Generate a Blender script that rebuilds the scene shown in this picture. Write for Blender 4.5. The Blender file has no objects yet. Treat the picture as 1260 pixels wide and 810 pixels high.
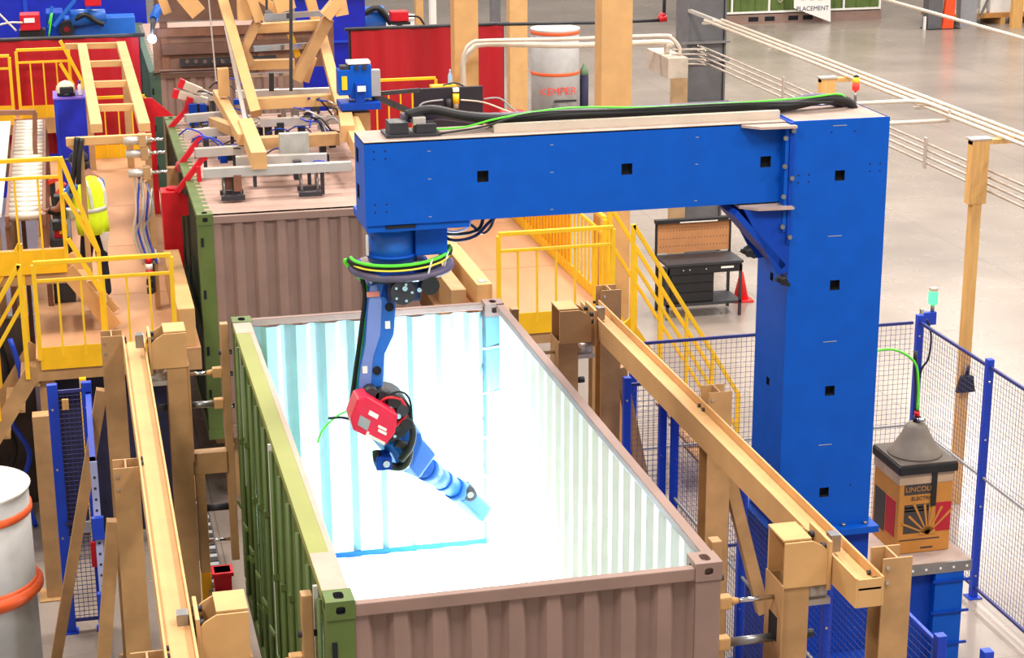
import bpy, bmesh, math, random
from mathutils import Vector, Matrix
random.seed(7)
SC = bpy.context.scene
COL = SC.collection
# ------------------------------------------------------------------ camera
CP = Vector((-1.23, -9.9689, 8.0914)); YAW, PIT, ROL, FPX = -0.2318, 0.2945, -0.0054, 2307.15
fw = Vector((-math.sin(YAW)*math.cos(PIT), math.cos(YAW)*math.cos(PIT), -math.sin(PIT)))
r0 = Vector((math.cos(YAW), math.sin(YAW), 0)); u0 = r0.cross(fw)
RT = math.cos(ROL)*r0 + math.sin(ROL)*u0; UP = -math.sin(ROL)*r0 + math.cos(ROL)*u0
cam = bpy.data.cameras.new('camera'); cam.sensor_width = 36; cam.lens = FPX/1260*36
cam.clip_end = 300
co = bpy.data.objects.new('camera', cam); COL.objects.link(co); SC.camera = co
M4 = Matrix((RT, UP, -fw)).transposed().to_4x4(); M4.translation = CP
co.matrix_world = M4
def at(u, v, x=None, y=None, z=None):
    """world point on a given real plane (x=, y= or z=) from surveyed photo coordinates"""
    d = (u-630)/FPX*RT - (v-405)/FPX*UP + fw
    t = (x-CP.x)/d.x if x is not None else (y-CP.y)/d.y if y is not None else (z-CP.z)/d.z
    return CP + t*d
# ------------------------------------------------------------------ world and lights
W = bpy.data.worlds.new('world'); SC.world = W; W.use_nodes = True
W.node_tree.nodes['Background'].inputs[0].default_value = (1.0, .93, .86, 1)
W.node_tree.nodes['Background'].inputs[1].default_value = 0.5
def area(name, loc, sx, sy, e, col=(1, .93, .85)):
    l = bpy.data.lights.new(name, 'AREA'); l.shape = 'RECTANGLE'; l.size = sx; l.size_y = sy; l.energy = e; l.color = col
    o = bpy.data.objects.new(name, l); o.location = loc; COL.objects.link(o); return o
for lx in (-4, 5, 14, 23):                      # high-bay lamps under the hall roof
    for ly in (-3, 9, 21, 36):
        area('high_bay_lamp', (lx, ly, 13), 1.6, 3.2, 900)
for ly in (26, 34, 44, 56):                       # unseen strip lights added so the right-hand floor reflects brighter
    area('added_strip_light', (26, ly, 13), 6, 1.2, 420)
SC.view_settings.view_transform = 'Standard'; SC.view_settings.look = 'None'
SC.view_settings.gamma = 1; SC.view_settings.exposure = 0.22
SC.view_settings.use_curve_mapping = False
# ------------------------------------------------------------------ materials
def lin(c):
    return tuple((x/255/12.92 if x/255 <= .04045 else ((x/255+.055)/1.055)**2.4) for x in c)
def mat(name, rgb, rough=.5, metal=0, var=.12, scale=6, bump=0, emit=0, rgb2=None, stretch=None, spec=.5):
    m = bpy.data.materials.new(name); m.use_nodes = True; nt = m.node_tree; N = nt.nodes; L = nt.links
    b = N['Principled BSDF']; c = lin(rgb)
    b.inputs['Roughness'].default_value = rough; b.inputs['Metallic'].default_value = metal
    b.inputs['Specular IOR Level'].default_value = spec
    if emit:
        b.inputs['Emission Color'].default_value = (*c, 1); b.inputs['Emission Strength'].default_value = emit
    if var or rgb2:
        tc = N.new('ShaderNodeTexCoord'); n = N.new('ShaderNodeTexNoise'); n.inputs['Scale'].default_value = scale
        n.inputs['Detail'].default_value = 5
        if stretch:
            mp = N.new('ShaderNodeMapping'); mp.inputs['Scale'].default_value = stretch
            L.new(tc.outputs['Object'], mp.inputs[0]); L.new(mp.outputs[0], n.inputs['Vector'])
        else: L.new(tc.outputs['Object'], n.inputs['Vector'])
        r = N.new('ShaderNodeValToRGB'); L.new(n.outputs[0], r.inputs[0])
        c2 = lin(rgb2) if rgb2 else c
        r.color_ramp.elements[0].position = .35; r.color_ramp.elements[1].position = .65
        r.color_ramp.elements[0].color = (*[x*(1-var) for x in c], 1); r.color_ramp.elements[1].color = (*[min(1, x*(1+var)) for x in c2], 1)
        L.new(r.outputs[0], b.inputs['Base Color'])
        if bump:
            bp = N.new('ShaderNodeBump'); bp.inputs['Strength'].default_value = bump; bp.inputs['Distance'].default_value = .01
            L.new(n.outputs[0], bp.inputs['Height']); L.new(bp.outputs[0], b.inputs['Normal'])
    else: b.inputs['Base Color'].default_value = (*c, 1)
    return m
BLUE = mat('blue_paint', (0, 80, 182), .5, var=.05, spec=.22); BLUE2 = mat('blue_paint_dark', (6, 60, 162), .5, var=.08, spec=.22)
FBLUE = mat('fence_blue', (14, 62, 190), .45, var=.04); ROB = mat('robot_blue', (30, 100, 195), .35, var=.06)
TAN = mat('tan_paint', (206, 162, 108), .55, spec=.3, var=.06, scale=4); TAN2 = mat('tan_paint_worn', (178, 138, 92), .55, var=.12, scale=5)
YEL = mat('safety_yellow', (246, 196, 30), .45, var=.04); YEL2 = mat('toe_board_yellow', (240, 184, 16), .5, var=.06)
TAUPE = mat('taupe_container_paint', (142, 116, 106), .6, var=.07, scale=3); TAUPE2 = mat('taupe_recess_paint', (128, 104, 96), .6, var=.07)
GREEN = mat('olive_container_paint', (86, 106, 50), .55, var=.12, scale=3)
RAIL = mat('olive_rail_paint', (142, 146, 78), .6, var=.06, scale=1.6); PRIM = mat('pinkish_primer', (186, 158, 144), .7, var=.06)
INNER = mat('interior_arc_cyan', (160, 194, 206), .55, var=.04); INNERP = mat('post_arc_cyan', (96, 140, 158), .5, var=.04); INNERW = mat('interior_arc_white', (232, 232, 226), .5, var=.03)  # arc light put into the primer: cyan back and post, white right and floor
ROOF = mat('dusty_roof_primer', (170, 140, 128), .7, var=.12, scale=2, stretch=(1, .3, 1))
STEEL = mat('bare_steel', (150, 150, 150), .35, .8, var=.08); CHROME = mat('chrome_rod', (210, 210, 212), .15, 1, var=0)
ALU = mat('aluminium_extrusion', (205, 200, 194), .35, .5, var=.05); DUST = mat('dusty_steel_top', (172, 150, 140), .75, var=.12, scale=5)
BLACK = mat('black_rubber', (22, 22, 26), .55, var=.2); DARK = mat('dark_steel', (52, 52, 58), .5, .2, var=.15); HOLE = mat('dark_opening', (8, 10, 22), .8, var=0)
RED = mat('red_paint', (200, 14, 34), .45, var=.08); REDC = mat('red_weld_curtain', (178, 4, 28), .55, var=.06, scale=2, stretch=(3, 3, .4))
DECK = mat('deck_plywood', (186, 138, 100), .65, var=.1, scale=2.5, stretch=(1, .25, 1), bump=.05)
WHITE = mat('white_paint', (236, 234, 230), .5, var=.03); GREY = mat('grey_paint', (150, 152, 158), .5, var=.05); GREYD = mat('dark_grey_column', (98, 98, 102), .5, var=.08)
ORANGE = mat('orange_paint', (240, 98, 44), .5, var=.05); GRN = mat('green_cable', (90, 225, 50), .4, var=0)
CARD = mat('brown_cardboard', (192, 128, 54), .75, var=.06); CARDD = mat('printed_dark_panel', (62, 56, 54), .7, var=.05); CARDR = mat('printed_red_panel', (176, 22, 42), .7, var=.05)
HOODM = mat('dusty_grey_hood', (112, 102, 92), .6, var=.1, scale=8); FILM = mat('plastic_film', (186, 158, 130), .25, var=.08)
PIPE = mat('pale_conduit', (214, 202, 186), .4, .3, var=.05); WOODP = mat('yellow_pine_post', (214, 166, 100), .6, var=.1, scale=5, stretch=(6, 6, .5))
PEG = mat('pegboard', (186, 130, 84), .75, var=.05); DRUMM = mat('pale_grey_drum', (172, 169, 168), .45, var=.06)
MESHB = mat('fence_wire_blue', (44, 52, 122), .5, var=0); LILAC = mat('hose_grey_purple', (92, 84, 110), .5, var=.2)
HIVIS = mat('hivis_yellow', (222, 252, 20), .7, var=.06, scale=14, bump=.2); SILV = mat('reflective_tape', (206, 208, 196), .4, var=.04)
SKIN = mat('skin', (150, 96, 72), .55, var=.05); NAVY = mat('dark_trousers', (24, 24, 40), .8, var=.15); SHIRT = mat('blue_shirt', (64, 112, 196), .8, var=.08); WSHIRT = mat('white_shirt_tail', (224, 214, 206), .8, var=.04)
LED_G = mat('green_lamp', (60, 255, 110), .4, var=0, emit=3); LED_R = mat('red_lamp', (255, 40, 30), .4, var=0, emit=1.5); LED_Y = mat('amber_lens', (240, 220, 60), .4, var=0)
ARC = mat('arc_light', (220, 236, 255), .5, var=0, emit=120); LITEP = mat('lit_panel', (255, 244, 224), .5, var=0, emit=.9)
BROWN = mat('rust_brown_panel', (128, 84, 62), .6, var=.12); PURP = mat('dark_navy_tarp', (34, 34, 66), .7, var=.2)
# ------------------------------------------------------------------ mesh builder
ORG = {}
class MB:
    def __init__(s): s.v = []; s.f = []; s.sm = []
    def add(s, vs, fs, smooth=False):
        k = len(s.v); s.v += [Vector(v) for v in vs]
        s.f += [tuple(i+k for i in f) for f in fs]; s.sm += [smooth]*len(fs); return s
    def box(s, x0, x1, y0, y1, z0, z1):
        return s.add([(x, y, z) for x in (x0, x1) for y in (y0, y1) for z in (z0, z1)],
                     [(0, 1, 3, 2), (4, 6, 7, 5), (0, 4, 5, 1), (2, 3, 7, 6), (0, 2, 6, 4), (1, 5, 7, 3)])
    def bar(s, a, b, w, h, up=(0, 0, 1)):
        a = Vector(a); b = Vector(b); d = (b-a).normalized(); up = Vector(up)
        if abs(d.dot(up)) > .97: up = Vector((0, 1, 0))
        r = d.cross(up).normalized(); n = r.cross(d)
        vs = [p + r*i*w/2 + n*j*h/2 for p in (a, b) for i, j in ((-1, -1), (1, -1), (1, 1), (-1, 1))]
        return s.add(vs, [(0, 3, 2, 1), (4, 5, 6, 7)] + [(i, (i+1) % 4, 4+(i+1) % 4, 4+i) for i in range(4)])
    def cyl(s, a, b, r, r2=None, n=14, cap=True):
        a = Vector(a); b = Vector(b); d = (b-a).normalized(); r2 = r if r2 is None else r2
        x = d.orthogonal().normalized(); y = d.cross(x)
        vs = [p + (x*math.cos(t*2*math.pi/n) + y*math.sin(t*2*math.pi/n))*q for p, q in ((a, r), (b, r2)) for t in range(n)]
        s.add(vs, [(i, (i+1) % n, n+(i+1) % n, n+i) for i in range(n)], True)
        if cap: k = len(s.v)-2*n; s.f += [tuple(k+i for i in range(n))[::-1], tuple(k+n+i for i in range(n))]; s.sm += [False]*2
        return s
    def tube(s, pts, r, n=8, sub=4):
        P = [Vector(p) for p in pts]
        if sub > 1 and len(P) > 2:
            Q = []
            for i in range(len(P)-1):
                p0 = P[max(i-1, 0)]; p1 = P[i]; p2 = P[i+1]; p3 = P[min(i+2, len(P)-1)]
                for k in range(sub):
                    t = k/sub
                    Q.append(.5*((2*p1)+(p2-p0)*t+(2*p0-5*p1+4*p2-p3)*t*t+(3*p1-p0-3*p2+p3)*t**3))
            Q.append(P[-1]); P = Q
        k0 = None; x = None; rings = []
        for i, p in enumerate(P):
            d = (P[min(i+1, len(P)-1)]-P[max(i-1, 0)]).normalized()
            x = d.orthogonal().normalized() if x is None else (x-d*x.dot(d)).normalized()
            y = d.cross(x); rings.append([p+(x*math.cos(t*2*math.pi/n)+y*math.sin(t*2*math.pi/n))*r for t in range(n)])
        vs = [q for R in rings for q in R]; m = len(rings)
        fs = [(i*n+j, i*n+(j+1) % n, (i+1)*n+(j+1) % n, (i+1)*n+j) for i in range(m-1) for j in range(n)]
        s.add(vs, fs, True); k = len(s.v)-len(vs)
        s.f += [tuple(k+i for i in range(n))[::-1], tuple(k+(m-1)*n+i for i in range(n))]; s.sm += [False]*2
        return s
    def prism(s, poly, ax, lo, hi):
        def q(p, h): return {'x': (h, p[0], p[1]), 'y': (p[0], h, p[1]), 'z': (p[0], p[1], h)}[ax]
        n = len(poly)
        return s.add([q(p, lo) for p in poly]+[q(p, hi) for p in poly],
                     [tuple(range(n))[::-1], tuple(range(n, 2*n))]+[(i, (i+1) % n, n+(i+1) % n, n+i) for i in range(n)])
    def lathe(s, prof, c, n=24):
        vs = [(c[0]+r*math.cos(t*2*math.pi/n), c[1]+r*math.sin(t*2*math.pi/n), c[2]+z) for r, z in prof for t in range(n)]; m = len(prof)
        s.add(vs, [(i*n+j, i*n+(j+1) % n, (i+1)*n+(j+1) % n, (i+1)*n+j) for i in range(m-1) for j in range(n)], True)
        k = len(s.v)-len(vs); s.f += [tuple(k+i for i in range(n))[::-1], tuple(k+(m-1)*n+i for i in range(n))]; s.sm += [False]*2
        return s
    def build(s, name, m, parent=None, bevel=0, label=None, org=None):
        o0 = Vector(org) if org is not None else (ORG.get(parent.name, Vector()) if parent else Vector())
        me = bpy.data.meshes.new(name); me.from_pydata([tuple(v-o0) for v in s.v], [], s.f)
        me.polygons.foreach_set('use_smooth', s.sm)
        bm = bmesh.new(); bm.from_mesh(me); bmesh.ops.recalc_face_normals(bm, faces=bm.faces[:])
        if bevel:
            ed = [e for e in bm.edges if len(e.link_faces) == 2 and e.calc_face_angle(0) > .6]
            bmesh.ops.bevel(bm, geom=ed, offset=bevel, segments=2, affect='EDGES', profile=.6, clamp_overlap=True)
        bm.to_mesh(me); bm.free(); me.materials.append(m)
        o = bpy.data.objects.new(name, me); COL.objects.link(o)
        if parent: o.parent = parent; ORG[o.name] = o0
        else: o.location = o0; ORG[o.name] = o0
        if label: o['label'] = label
        return o
def thing(name, label, cat, loc=(0, 0, 0), group=None):
    o = bpy.data.objects.new(name, None); o.empty_display_size = .2; COL.objects.link(o); o.location = loc
    o['label'] = label; o['category'] = cat; ORG[o.name] = Vector(loc)
    if group: o['group'] = group
    return o
def solo(mb, name, m, label, cat, group=None, bevel=0):
    lo = [min(v[i] for v in mb.v) for i in range(3)]; hi = [max(v[i] for v in mb.v) for i in range(3)]
    o = mb.build(name, m, None, bevel, None, ((lo[0]+hi[0])/2, (lo[1]+hi[1])/2, lo[2]))
    o['label'] = label; o['category'] = cat
    if group: o['group'] = group
    return o
def stuff(o): o['kind'] = 'stuff'; return o
def struct(o): o['kind'] = 'structure'; return o
def corr(a0, a1, d0, depth, period, th=.004, flip=1):
    """corrugated outline: list of (along, across) with trapezoid ribs going inward"""
    front = []; n = max(1, round((a1-a0)/period)); p = (a1-a0)/n
    for i in range(n):
        s0 = a0+i*p
        for k, d in ((0, 0), (.34, 0), (.5, 1), (.84, 1)): front.append((s0+k*p, d0+flip*d*depth))
    front.append((a1, d0))
    return front + [(a, d+flip*th) for a, d in reversed(front)]
def bolts(pts, axis, r=.018, l=.02, name='bolt', m=None, parent=None):
    for p in pts:
        mb = MB().cyl(Vector(p)-Vector(axis)*.004, Vector(p)+Vector(axis)*l, r, n=6); mb.build(name, m or DARK, parent)
def hsec(mb, x0, x1, y0, y1, z0, z1, web='x', t=.014):
    """H-section post (vertical) : flanges at both ends of the web direction"""
    if web == 'x':
        mb.box(x0, x0+t, y0, y1, z0, z1).box(x1-t, x1, y0, y1, z0, z1).box(x0+t, x1-t, (y0+y1)/2-t/2, (y0+y1)/2+t/2, z0, z1)
    else:
        mb.box(x0, x1, y0, y0+t, z0, z1).box(x0, x1, y1-t, y1, z0, z1).box((x0+x1)/2-t/2, (x0+x1)/2+t/2, y0+t, y1-t, z0, z1)
    return mb
def text(body, size, loc, rx, m, name, parent, rz=0, align='CENTER'):
    cu = bpy.data.curves.new(name, 'FONT'); cu.body = body; cu.size = size; cu.extrude = .001; cu.align_x = align; cu.align_y = 'CENTER'
    cu.resolution_u = 3
    t = bpy.data.objects.new(name, cu); COL.objects.link(t)
    dg = bpy.context.evaluated_depsgraph_get(); me = bpy.data.meshes.new_from_object(t.evaluated_get(dg))
    bpy.data.objects.remove(t)
    me.transform(Matrix.Translation(Vector(loc)-ORG.get(parent.name, Vector())) @ Matrix.Rotation(rz, 4, 'Z') @ Matrix.Rotation(rx, 4, 'X'))
    me.materials.clear(); me.materials.append(m)
    o = bpy.data.objects.new(name, me); COL.objects.link(o); o.parent = parent; ORG[o.name] = ORG[parent.name]; return o
# ================================================================== SETTING
def floor_mat():
    m = bpy.data.materials.new('polished_concrete'); m.use_nodes = True; nt = m.node_tree; N = nt.nodes; L = nt.links; b = N['Principled BSDF']
    tc = N.new('ShaderNodeTexCoord'); n = N.new('ShaderNodeTexNoise'); n.inputs['Scale'].default_value = .35; n.inputs['Detail'].default_value = 8
    L.new(tc.outputs['Object'], n.inputs['Vector'])
    r = N.new('ShaderNodeValToRGB'); r.color_ramp.elements[0].position = .32; r.color_ramp.elements[1].position = .7
    r.color_ramp.elements[0].color = (*lin((136, 125, 117)), 1); r.color_ramp.elements[1].color = (*lin((162, 149, 139)), 1)
    L.new(n.outputs[0], r.inputs[0])
    br = N.new('ShaderNodeTexBrick'); br.offset = 0; br.inputs['Scale'].default_value = 1; br.inputs['Mortar Size'].default_value = .006
    br.inputs['Brick Width'].default_value = 4.5; br.inputs['Row Height'].default_value = 4.5; br.inputs['Color1'].default_value = br.inputs['Color2'].default_value = (1, 1, 1, 1); br.inputs['Mortar'].default_value = (.55, .53, .5, 1)
    L.new(tc.outputs['Object'], br.inputs['Vector'])
    mx = N.new('ShaderNodeMix'); mx.data_type = 'RGBA'; mx.blend_type = 'MULTIPLY'; mx.inputs[0].default_value = 1
    L.new(r.outputs[0], mx.inputs[6]); L.new(br.outputs['Color'], mx.inputs[7]); L.new(mx.outputs[2], b.inputs['Base Color'])
    n2 = N.new('ShaderNodeTexNoise'); n2.inputs['Scale'].default_value = 1.3; n2.inputs['Detail'].default_value = 6; L.new(tc.outputs['Object'], n2.inputs['Vector'])
    r2 = N.new('ShaderNodeMapRange'); r2.inputs[3].default_value = .16; r2.inputs[4].default_value = .36; L.new(n2.outputs[0], r2.inputs[0]); L.new(r2.outputs[0], b.inputs['Roughness'])
    return m
struct(MB().box(-30, 50, -25, 82, -.2, 0).build('floor', floor_mat()))
struct(MB().box(-30, 50, 82, 82.3, 0, 14).build('wall_back', WHITE))
struct(MB().box(50, 50.3, -25, 82, 0, 14).build('wall_right', WHITE))
struct(MB().box(-30.3, -30, -25, 82, 0, 14).build('wall_left', WHITE))

# ================================================================== CONTAINERS
W_, L_ = 2.438, 6.058
def casting(x0, y0, z0, parent, m):
    """corner casting block with real recessed openings in the top and the four sides"""
    X, Y, Z = .172, .178, .118; mb = MB(); pk = MB()
    def face(p, ux, uy, n, w, h, hw, hh):
        p, ux, uy, n = Vector(p), Vector(ux), Vector(uy), Vector(n); k = 12
        out = []; inn = []
        for i in range(k):
            t = (i+.5)*2*math.pi/k; c, s_ = math.cos(t), math.sin(t); q = max(abs(c), abs(s_))
            out.append(p+ux*(w/2+w/2*c/q)+uy*(h/2+h/2*s_/q)); g = (abs(c)**4+abs(s_)**4)**.25
            inn.append(p+ux*(w/2+hw/2*c/g)+uy*(h/2+hh/2*s_/g))
        corners = [p, p+ux*w, p+ux*w+uy*h, p+uy*h]
        mb.add(out+inn, [(i, (i+1) % k, k+(i+1) % k, k+i) for i in range(k)])
        # corner fill triangles
        for ci, (i, j) in enumerate(((7, 8), (10, 11), (1, 2), (4, 5))):
            pass
        o = len(mb.v); mb.v += [q for q in corners]
        for ci, i in enumerate((7, 10, 1, 4)): mb.f.append((o-2*k+i, o+ci, o-2*k+(i+1) % k)); mb.sm.append(False)
        deep = [q-n*.035 for q in inn]
        pk.add(inn+deep, [(i, (i+1) % k, k+(i+1) % k, k+i) for i in range(k)]+[tuple(range(k, 2*k))])
    face((x0, y0, z0+Z), (1, 0, 0), (0, 1, 0), (0, 0, 1), X, Y, .062, .1)
    face((x0, y0, z0), (1, 0, 0), (0, 0, 1), (0, -1, 0), X, Z, .056, .05)
    face((x0, y0+Y, z0), (1, 0, 0), (0, 0, 1), (0, 1, 0), X, Z, .056, .05)
    face((x0, y0, z0), (0, 1, 0), (0, 0, 1), (-1, 0, 0), Y, Z, .07, .045)
    face((x0+X, y0, z0), (0, 1, 0), (0, 0, 1), (1, 0, 0), Y, Z, .07, .045)
    mb.add([(x0, y0, z0), (x0+X, y0, z0), (x0+X, y0+Y, z0), (x0, y0+Y, z0)], [(0, 1, 2, 3)])
    c_ = mb.build('corner_casting', m, parent); stuff(pk.build('casting_holes', TAUPE2 if m is not GREEN else DARK, c_))
def container(y0, label, roof, inner, front_m=TAUPE, left_m=GREEN, doors=True, side_m=None, zb=.81, zt=3.4, x0=0):
    x1 = x0+W_; y1 = y0+L_
    c = thing('shipping_container', label, 'container', (x0+W_/2, y0+L_/2, zb), None)
    for i, (cx, cy) in enumerate(((x0, y0), (x1-.172, y0), (x0, y1-.178), (x1-.172, y1-.178))):
        m = left_m if i in (0, 2) else front_m
        casting(cx, cy, zt-.118, c, m)
        if i < 2: MB().box(cx, cx+.172, cy, cy+.178, zb, zb+.118).build('bottom_casting', m, c)
        mb = MB(); xo = cx+.012 if i in (0, 2) else cx+.03
        mb.box(cx+.004, cx+.168, cy+.006, cy+.15, zb+.118, zt-.118)
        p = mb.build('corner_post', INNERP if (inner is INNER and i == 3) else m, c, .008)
        if i == 0:
            for z in (zt-.36, zt-.95, zt-1.6, zt-2.1): MB().box(cx+.03, cx+.06, cy-.001, cy+.02, z, z+.1).build('slot', HOLE, p)
    # end panels
    mb = MB().prism(corr(x0+.17, x1-.17, y0+.02, .045, .235), 'z', zb+.12, zt-.1); mb.build('front_panel', front_m, c)
    MB().prism(corr(x0+.17, x1-.17, y0+.072, .0, .235), 'z', zb+.12, zt-.1).build('front_lining', inner, c)
    MB().prism(corr(x0+.17, x1-.17, y1-.02, .045, .27, flip=-1), 'z', zb+.12, zt-.1).build('back_panel', inner, c)
    MB().prism(corr(y0+.17, y1-.17, x1-.012, .036, .278, flip=-1), 'z', zb+.12, zt-.06).v
    mb = MB(); poly = corr(y0+.17, y1-.17, x1-.012, .036, .278, flip=-1)
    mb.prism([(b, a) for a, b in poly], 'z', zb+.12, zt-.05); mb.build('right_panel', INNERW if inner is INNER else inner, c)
    MB().box(x1-.01, x1-.004, y0+.17, y1-.17, zb+.12, zt-.05).build('right_skin', front_m, c)
    # left side: panels with narrow joints between them
    n = 11; pw = (L_-.36)/n
    for i in range(n):
        a0 = y0+.18+i*pw; g = .022 if i in (5, 9) else .002
        poly = corr(a0+g, a0+pw, x0+.02, .045, pw/2)
        MB().prism([(b, a) for a, b in poly], 'z', zb+.14, zt-.07).build('side_panel', side_m or left_m, c)
        if doors:
            rb = MB().cyl((x0+.0, a0+pw*.28, zb+.15), (x0+.0, a0+pw*.28, zt-.12), .017, n=8); rod = rb.build('lock_rod', left_m, c)
            for z in (zb+.5+.2*(i % 2), zb+1.75-.15*(i % 3)):
                MB().box(x0-.022, x0+.02, a0+pw*.28-.022, a0+pw*.28+.022, z, z+.05).build('rod_bracket', left_m, rod)
            MB().bar((x0-.03, a0+pw*.28, zb+1.0), (x0-.045, a0+pw*.28+.22, zb+.97), .012, .03).build('handle', left_m, rod)
    MB().box(x0+.074, x0+.078, y0+.17, y1-.17, zb+.14, zt-.07).v
    if inner is INNER:
        for a0, z0_, z1_ in ((y0+3.05, zb+.16, zt-.12), (y0+5.5, zb+1.2, zt-.12), (y0+.55, zb+.16, zt-.14)): MB().box(x0-.006, x0+.0215, a0, a0+.03, z0_, z1_).build('light_slit', WHITE, c)  # white strips painted as arc light leaking through the door gaps
    # rails
    MB().box(x0+.17, x1-.17, y0+.006, y0+.066, zt-.112, zt-.03).build('front_rail', front_m, c, .006)
    MB().box(x0+.17, x1-.17, y0+.066, y0+.13, zt-.112, zt-.09).build('front_ledge', DUST, c)
    MB().box(x0+.17, x1-.17, y1-.07, y1-.01, zt-.08, zt-.02).build('back_rail', front_m, c, .006)
    MB().box(x0+.0, x0+.12, y0+.178, y1-.178, zt-.07, zt-.008).build('left_rail', RAIL if inner is INNER else left_m, c, .004)
    MB().box(x0+.12, x0+.16, y0+.178, y1-.178, zt-.07, zt-.0085).build('bare_edge', PRIM if inner is INNER else left_m, c, .004)
    if inner is INNER: MB().box(x0+.004, x0+.15, y0+.18, y0+.75, zt-.0079, zt-.0065).build('primer_patch', PRIM, c); MB().box(x0+.004, x0+.15, y1-.5, y1-.18, zt-.0079, zt-.0065).build('primer_patch', PRIM, c)
    MB().box(x1-.075, x1-.003, y0+.178, y1-.178, zt-.07, zt-.008).build('right_rail', front_m, c, .006)
    MB().box(x0+.17, x1-.17, y0+.006, y0+.1, zb, zb+.14).build('front_sill', front_m, c)
    MB().box(x0, x0+.07, y0+.178, y1-.178, zb, zb+.16).build('left_sill', left_m, c)
    MB().box(x1-.07, x1, y0+.178, y1-.178, zb, zb+.16).build('right_sill', front_m, c)
    MB().box(x0+.17, x1-.17, y1-.1, y1-.006, zb, zb+.14).build('back_sill', front_m, c)
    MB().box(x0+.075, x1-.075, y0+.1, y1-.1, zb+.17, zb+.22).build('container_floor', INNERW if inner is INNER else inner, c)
    if roof:
        poly = corr(y0+.13, y1-.07, zt-.03, .02, .21, th=.003, flip=1)
        MB().prism(poly, 'x', x0+.1, x1-.07).build('roof_panel', ROOF, c)
    else:
        MB().box(x0+.3, x1-.17, y1-.085, y1-.075, zb+.225, zb+.27).build('back_kick_strip', BLUE2, c)
        for z in (zt-.42, zt-.85, zt-1.28, zt-1.66):
            MB().cyl((x1-.2, y1-.16, z), (x1-.05, y1-.17, z+.02), .012, n=6).build('lashing_bar', WHITE, c)
    return c
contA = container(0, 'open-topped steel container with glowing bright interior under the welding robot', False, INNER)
contB = container(10.06, 'roofed taupe container with olive left side behind the open one', True, TAUPE2, doors=False, side_m=mat('olive_side_shaded', (46, 58, 42), .6))  # side panels painted darker for the shade between deck and container
contC = container(20.12, 'farthest taupe container end behind the tooling frame, under brown hood panels', True, TAUPE2, doors=False, left_m=mat('green_side_shaded', (62, 88, 72), .6))  # shade on the left side put into its darker green
# low stands that carry the containers
for c, y, w in ((contA, 0, 'open container'), (contB, 10.06, 'roofed container'), (contC, 20.12, 'farthest container')):
    s = thing('container_stand', 'low tan steel stand under the '+w, 'stand', (1.2, y+3, 0))
    for yy in (y+.3, y+2.9, y+5.6):
        MB().box(.1, 2.34, yy, yy+.16, .65, .81).build('cross_beam', TAN2, s)
        for xx in (.2, 2.05): MB().box(xx, xx+.16, yy, yy+.16, 0, .65).build('leg', TAN2, s)

# ================================================================== GANTRY
def holed(axis, plane, a0, a1, b0, b1, holes, s=.045, depth=.06, sign=-1):
    """plate with real square pockets. axis 'y': face in XZ at y=plane; axis 'x': face in YZ. pockets go inward (sign*-1)"""
    A = sorted({a0, a1, *[h[0]-s for h in holes], *[h[0]+s for h in holes]}); B = sorted({b0, b1, *[h[1]-s for h in holes], *[h[1]+s for h in holes]})
    mb = MB(); pk = MB()
    def q(a, b, d): return (a, plane-sign*d, b) if axis == 'y' else (plane-sign*d, a, b)
    for i in range(len(A)-1):
        for j in range(len(B)-1):
            ca, cb = (A[i]+A[i+1])/2, (B[j]+B[j+1])/2
            if any(abs(ca-h[0]) < s and abs(cb-h[1]) < s for h in holes): continue
            mb.add([q(A[i], B[j], 0), q(A[i+1], B[j], 0), q(A[i+1], B[j+1], 0), q(A[i], B[j+1], 0)], [(0, 1, 2, 3)])
    for h in holes:
        c = [(h[0]-s, h[1]-s), (h[0]+s, h[1]-s), (h[0]+s, h[1]+s), (h[0]-s, h[1]+s)]
        pk.add([q(*p, 0) for p in c]+[q(*p, depth) for p in c], [(0, 1, 5, 4), (1, 2, 6, 5), (2, 3, 7, 6), (3, 0, 4, 7), (4, 5, 6, 7)])
    return mb, pk
def ports(a, b, parent):
    for pk in (a, b):
        for i in range(0, len(pk.v), 8):
            m_ = MB(); m_.v = pk.v[i:i+8]; m_.f = [(0, 1, 5, 4), (1, 2, 6, 5), (2, 3, 7, 6), (3, 0, 4, 7), (4, 5, 6, 7)]; m_.sm = [False]*5
            m_.build('square_port', HOLE, parent)
g = thing('robot_gantry', 'tall blue L-shaped steel gantry carrying the hanging robot over the container', 'gantry', (4.8, 4.4, 0))
cx0, cx1, cy0, cy1, cz0, cz1 = 4.4, 5.235, 4.0, 4.69, 1.74, 5.3
mb, pk = holed('y', cy0, cx0, cx1, cz0, cz1, [(4.82, 4.839), (4.82, 3.911), (4.82, 2.986), (4.81, 2.067)], .043)
m2, p2 = holed('x', cx0, cy0, cy1, cz0, cz1, [(4.355, 3.92), (4.355, 2.99)], .036)
for q in (m2,): mb.add(q.v, q.f)
mb.add([(cx1, cy0, cz0), (cx1, cy1, cz0), (cx1, cy1, cz1), (cx1, cy0, cz1), (cx0, cy1, cz0), (cx0, cy1, cz1), (cx0, cy0, cz1), (cx0, cy0, cz0)],
       [(0, 1, 2, 3), (1, 4, 5, 2)])
column = mb.build('column', BLUE, g)
ports(pk, p2, column)
MB().box(cx0+.018, cx1-.002, cy0+.018, cy1-.02, cz1-.03, cz1-.006).build('column_top', DUST, g)
MB().box(cx0+.001, cx1-.001, cy0+.001, cy0+.016, cz1-.05, cz1+.004).build('column_rim', BLUE, g)
MB().box(cx0+.001, cx0+.016, cy0+.017, cy1-.001, cz1-.05, cz1+.004).build('column_rim', BLUE, g)
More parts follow.
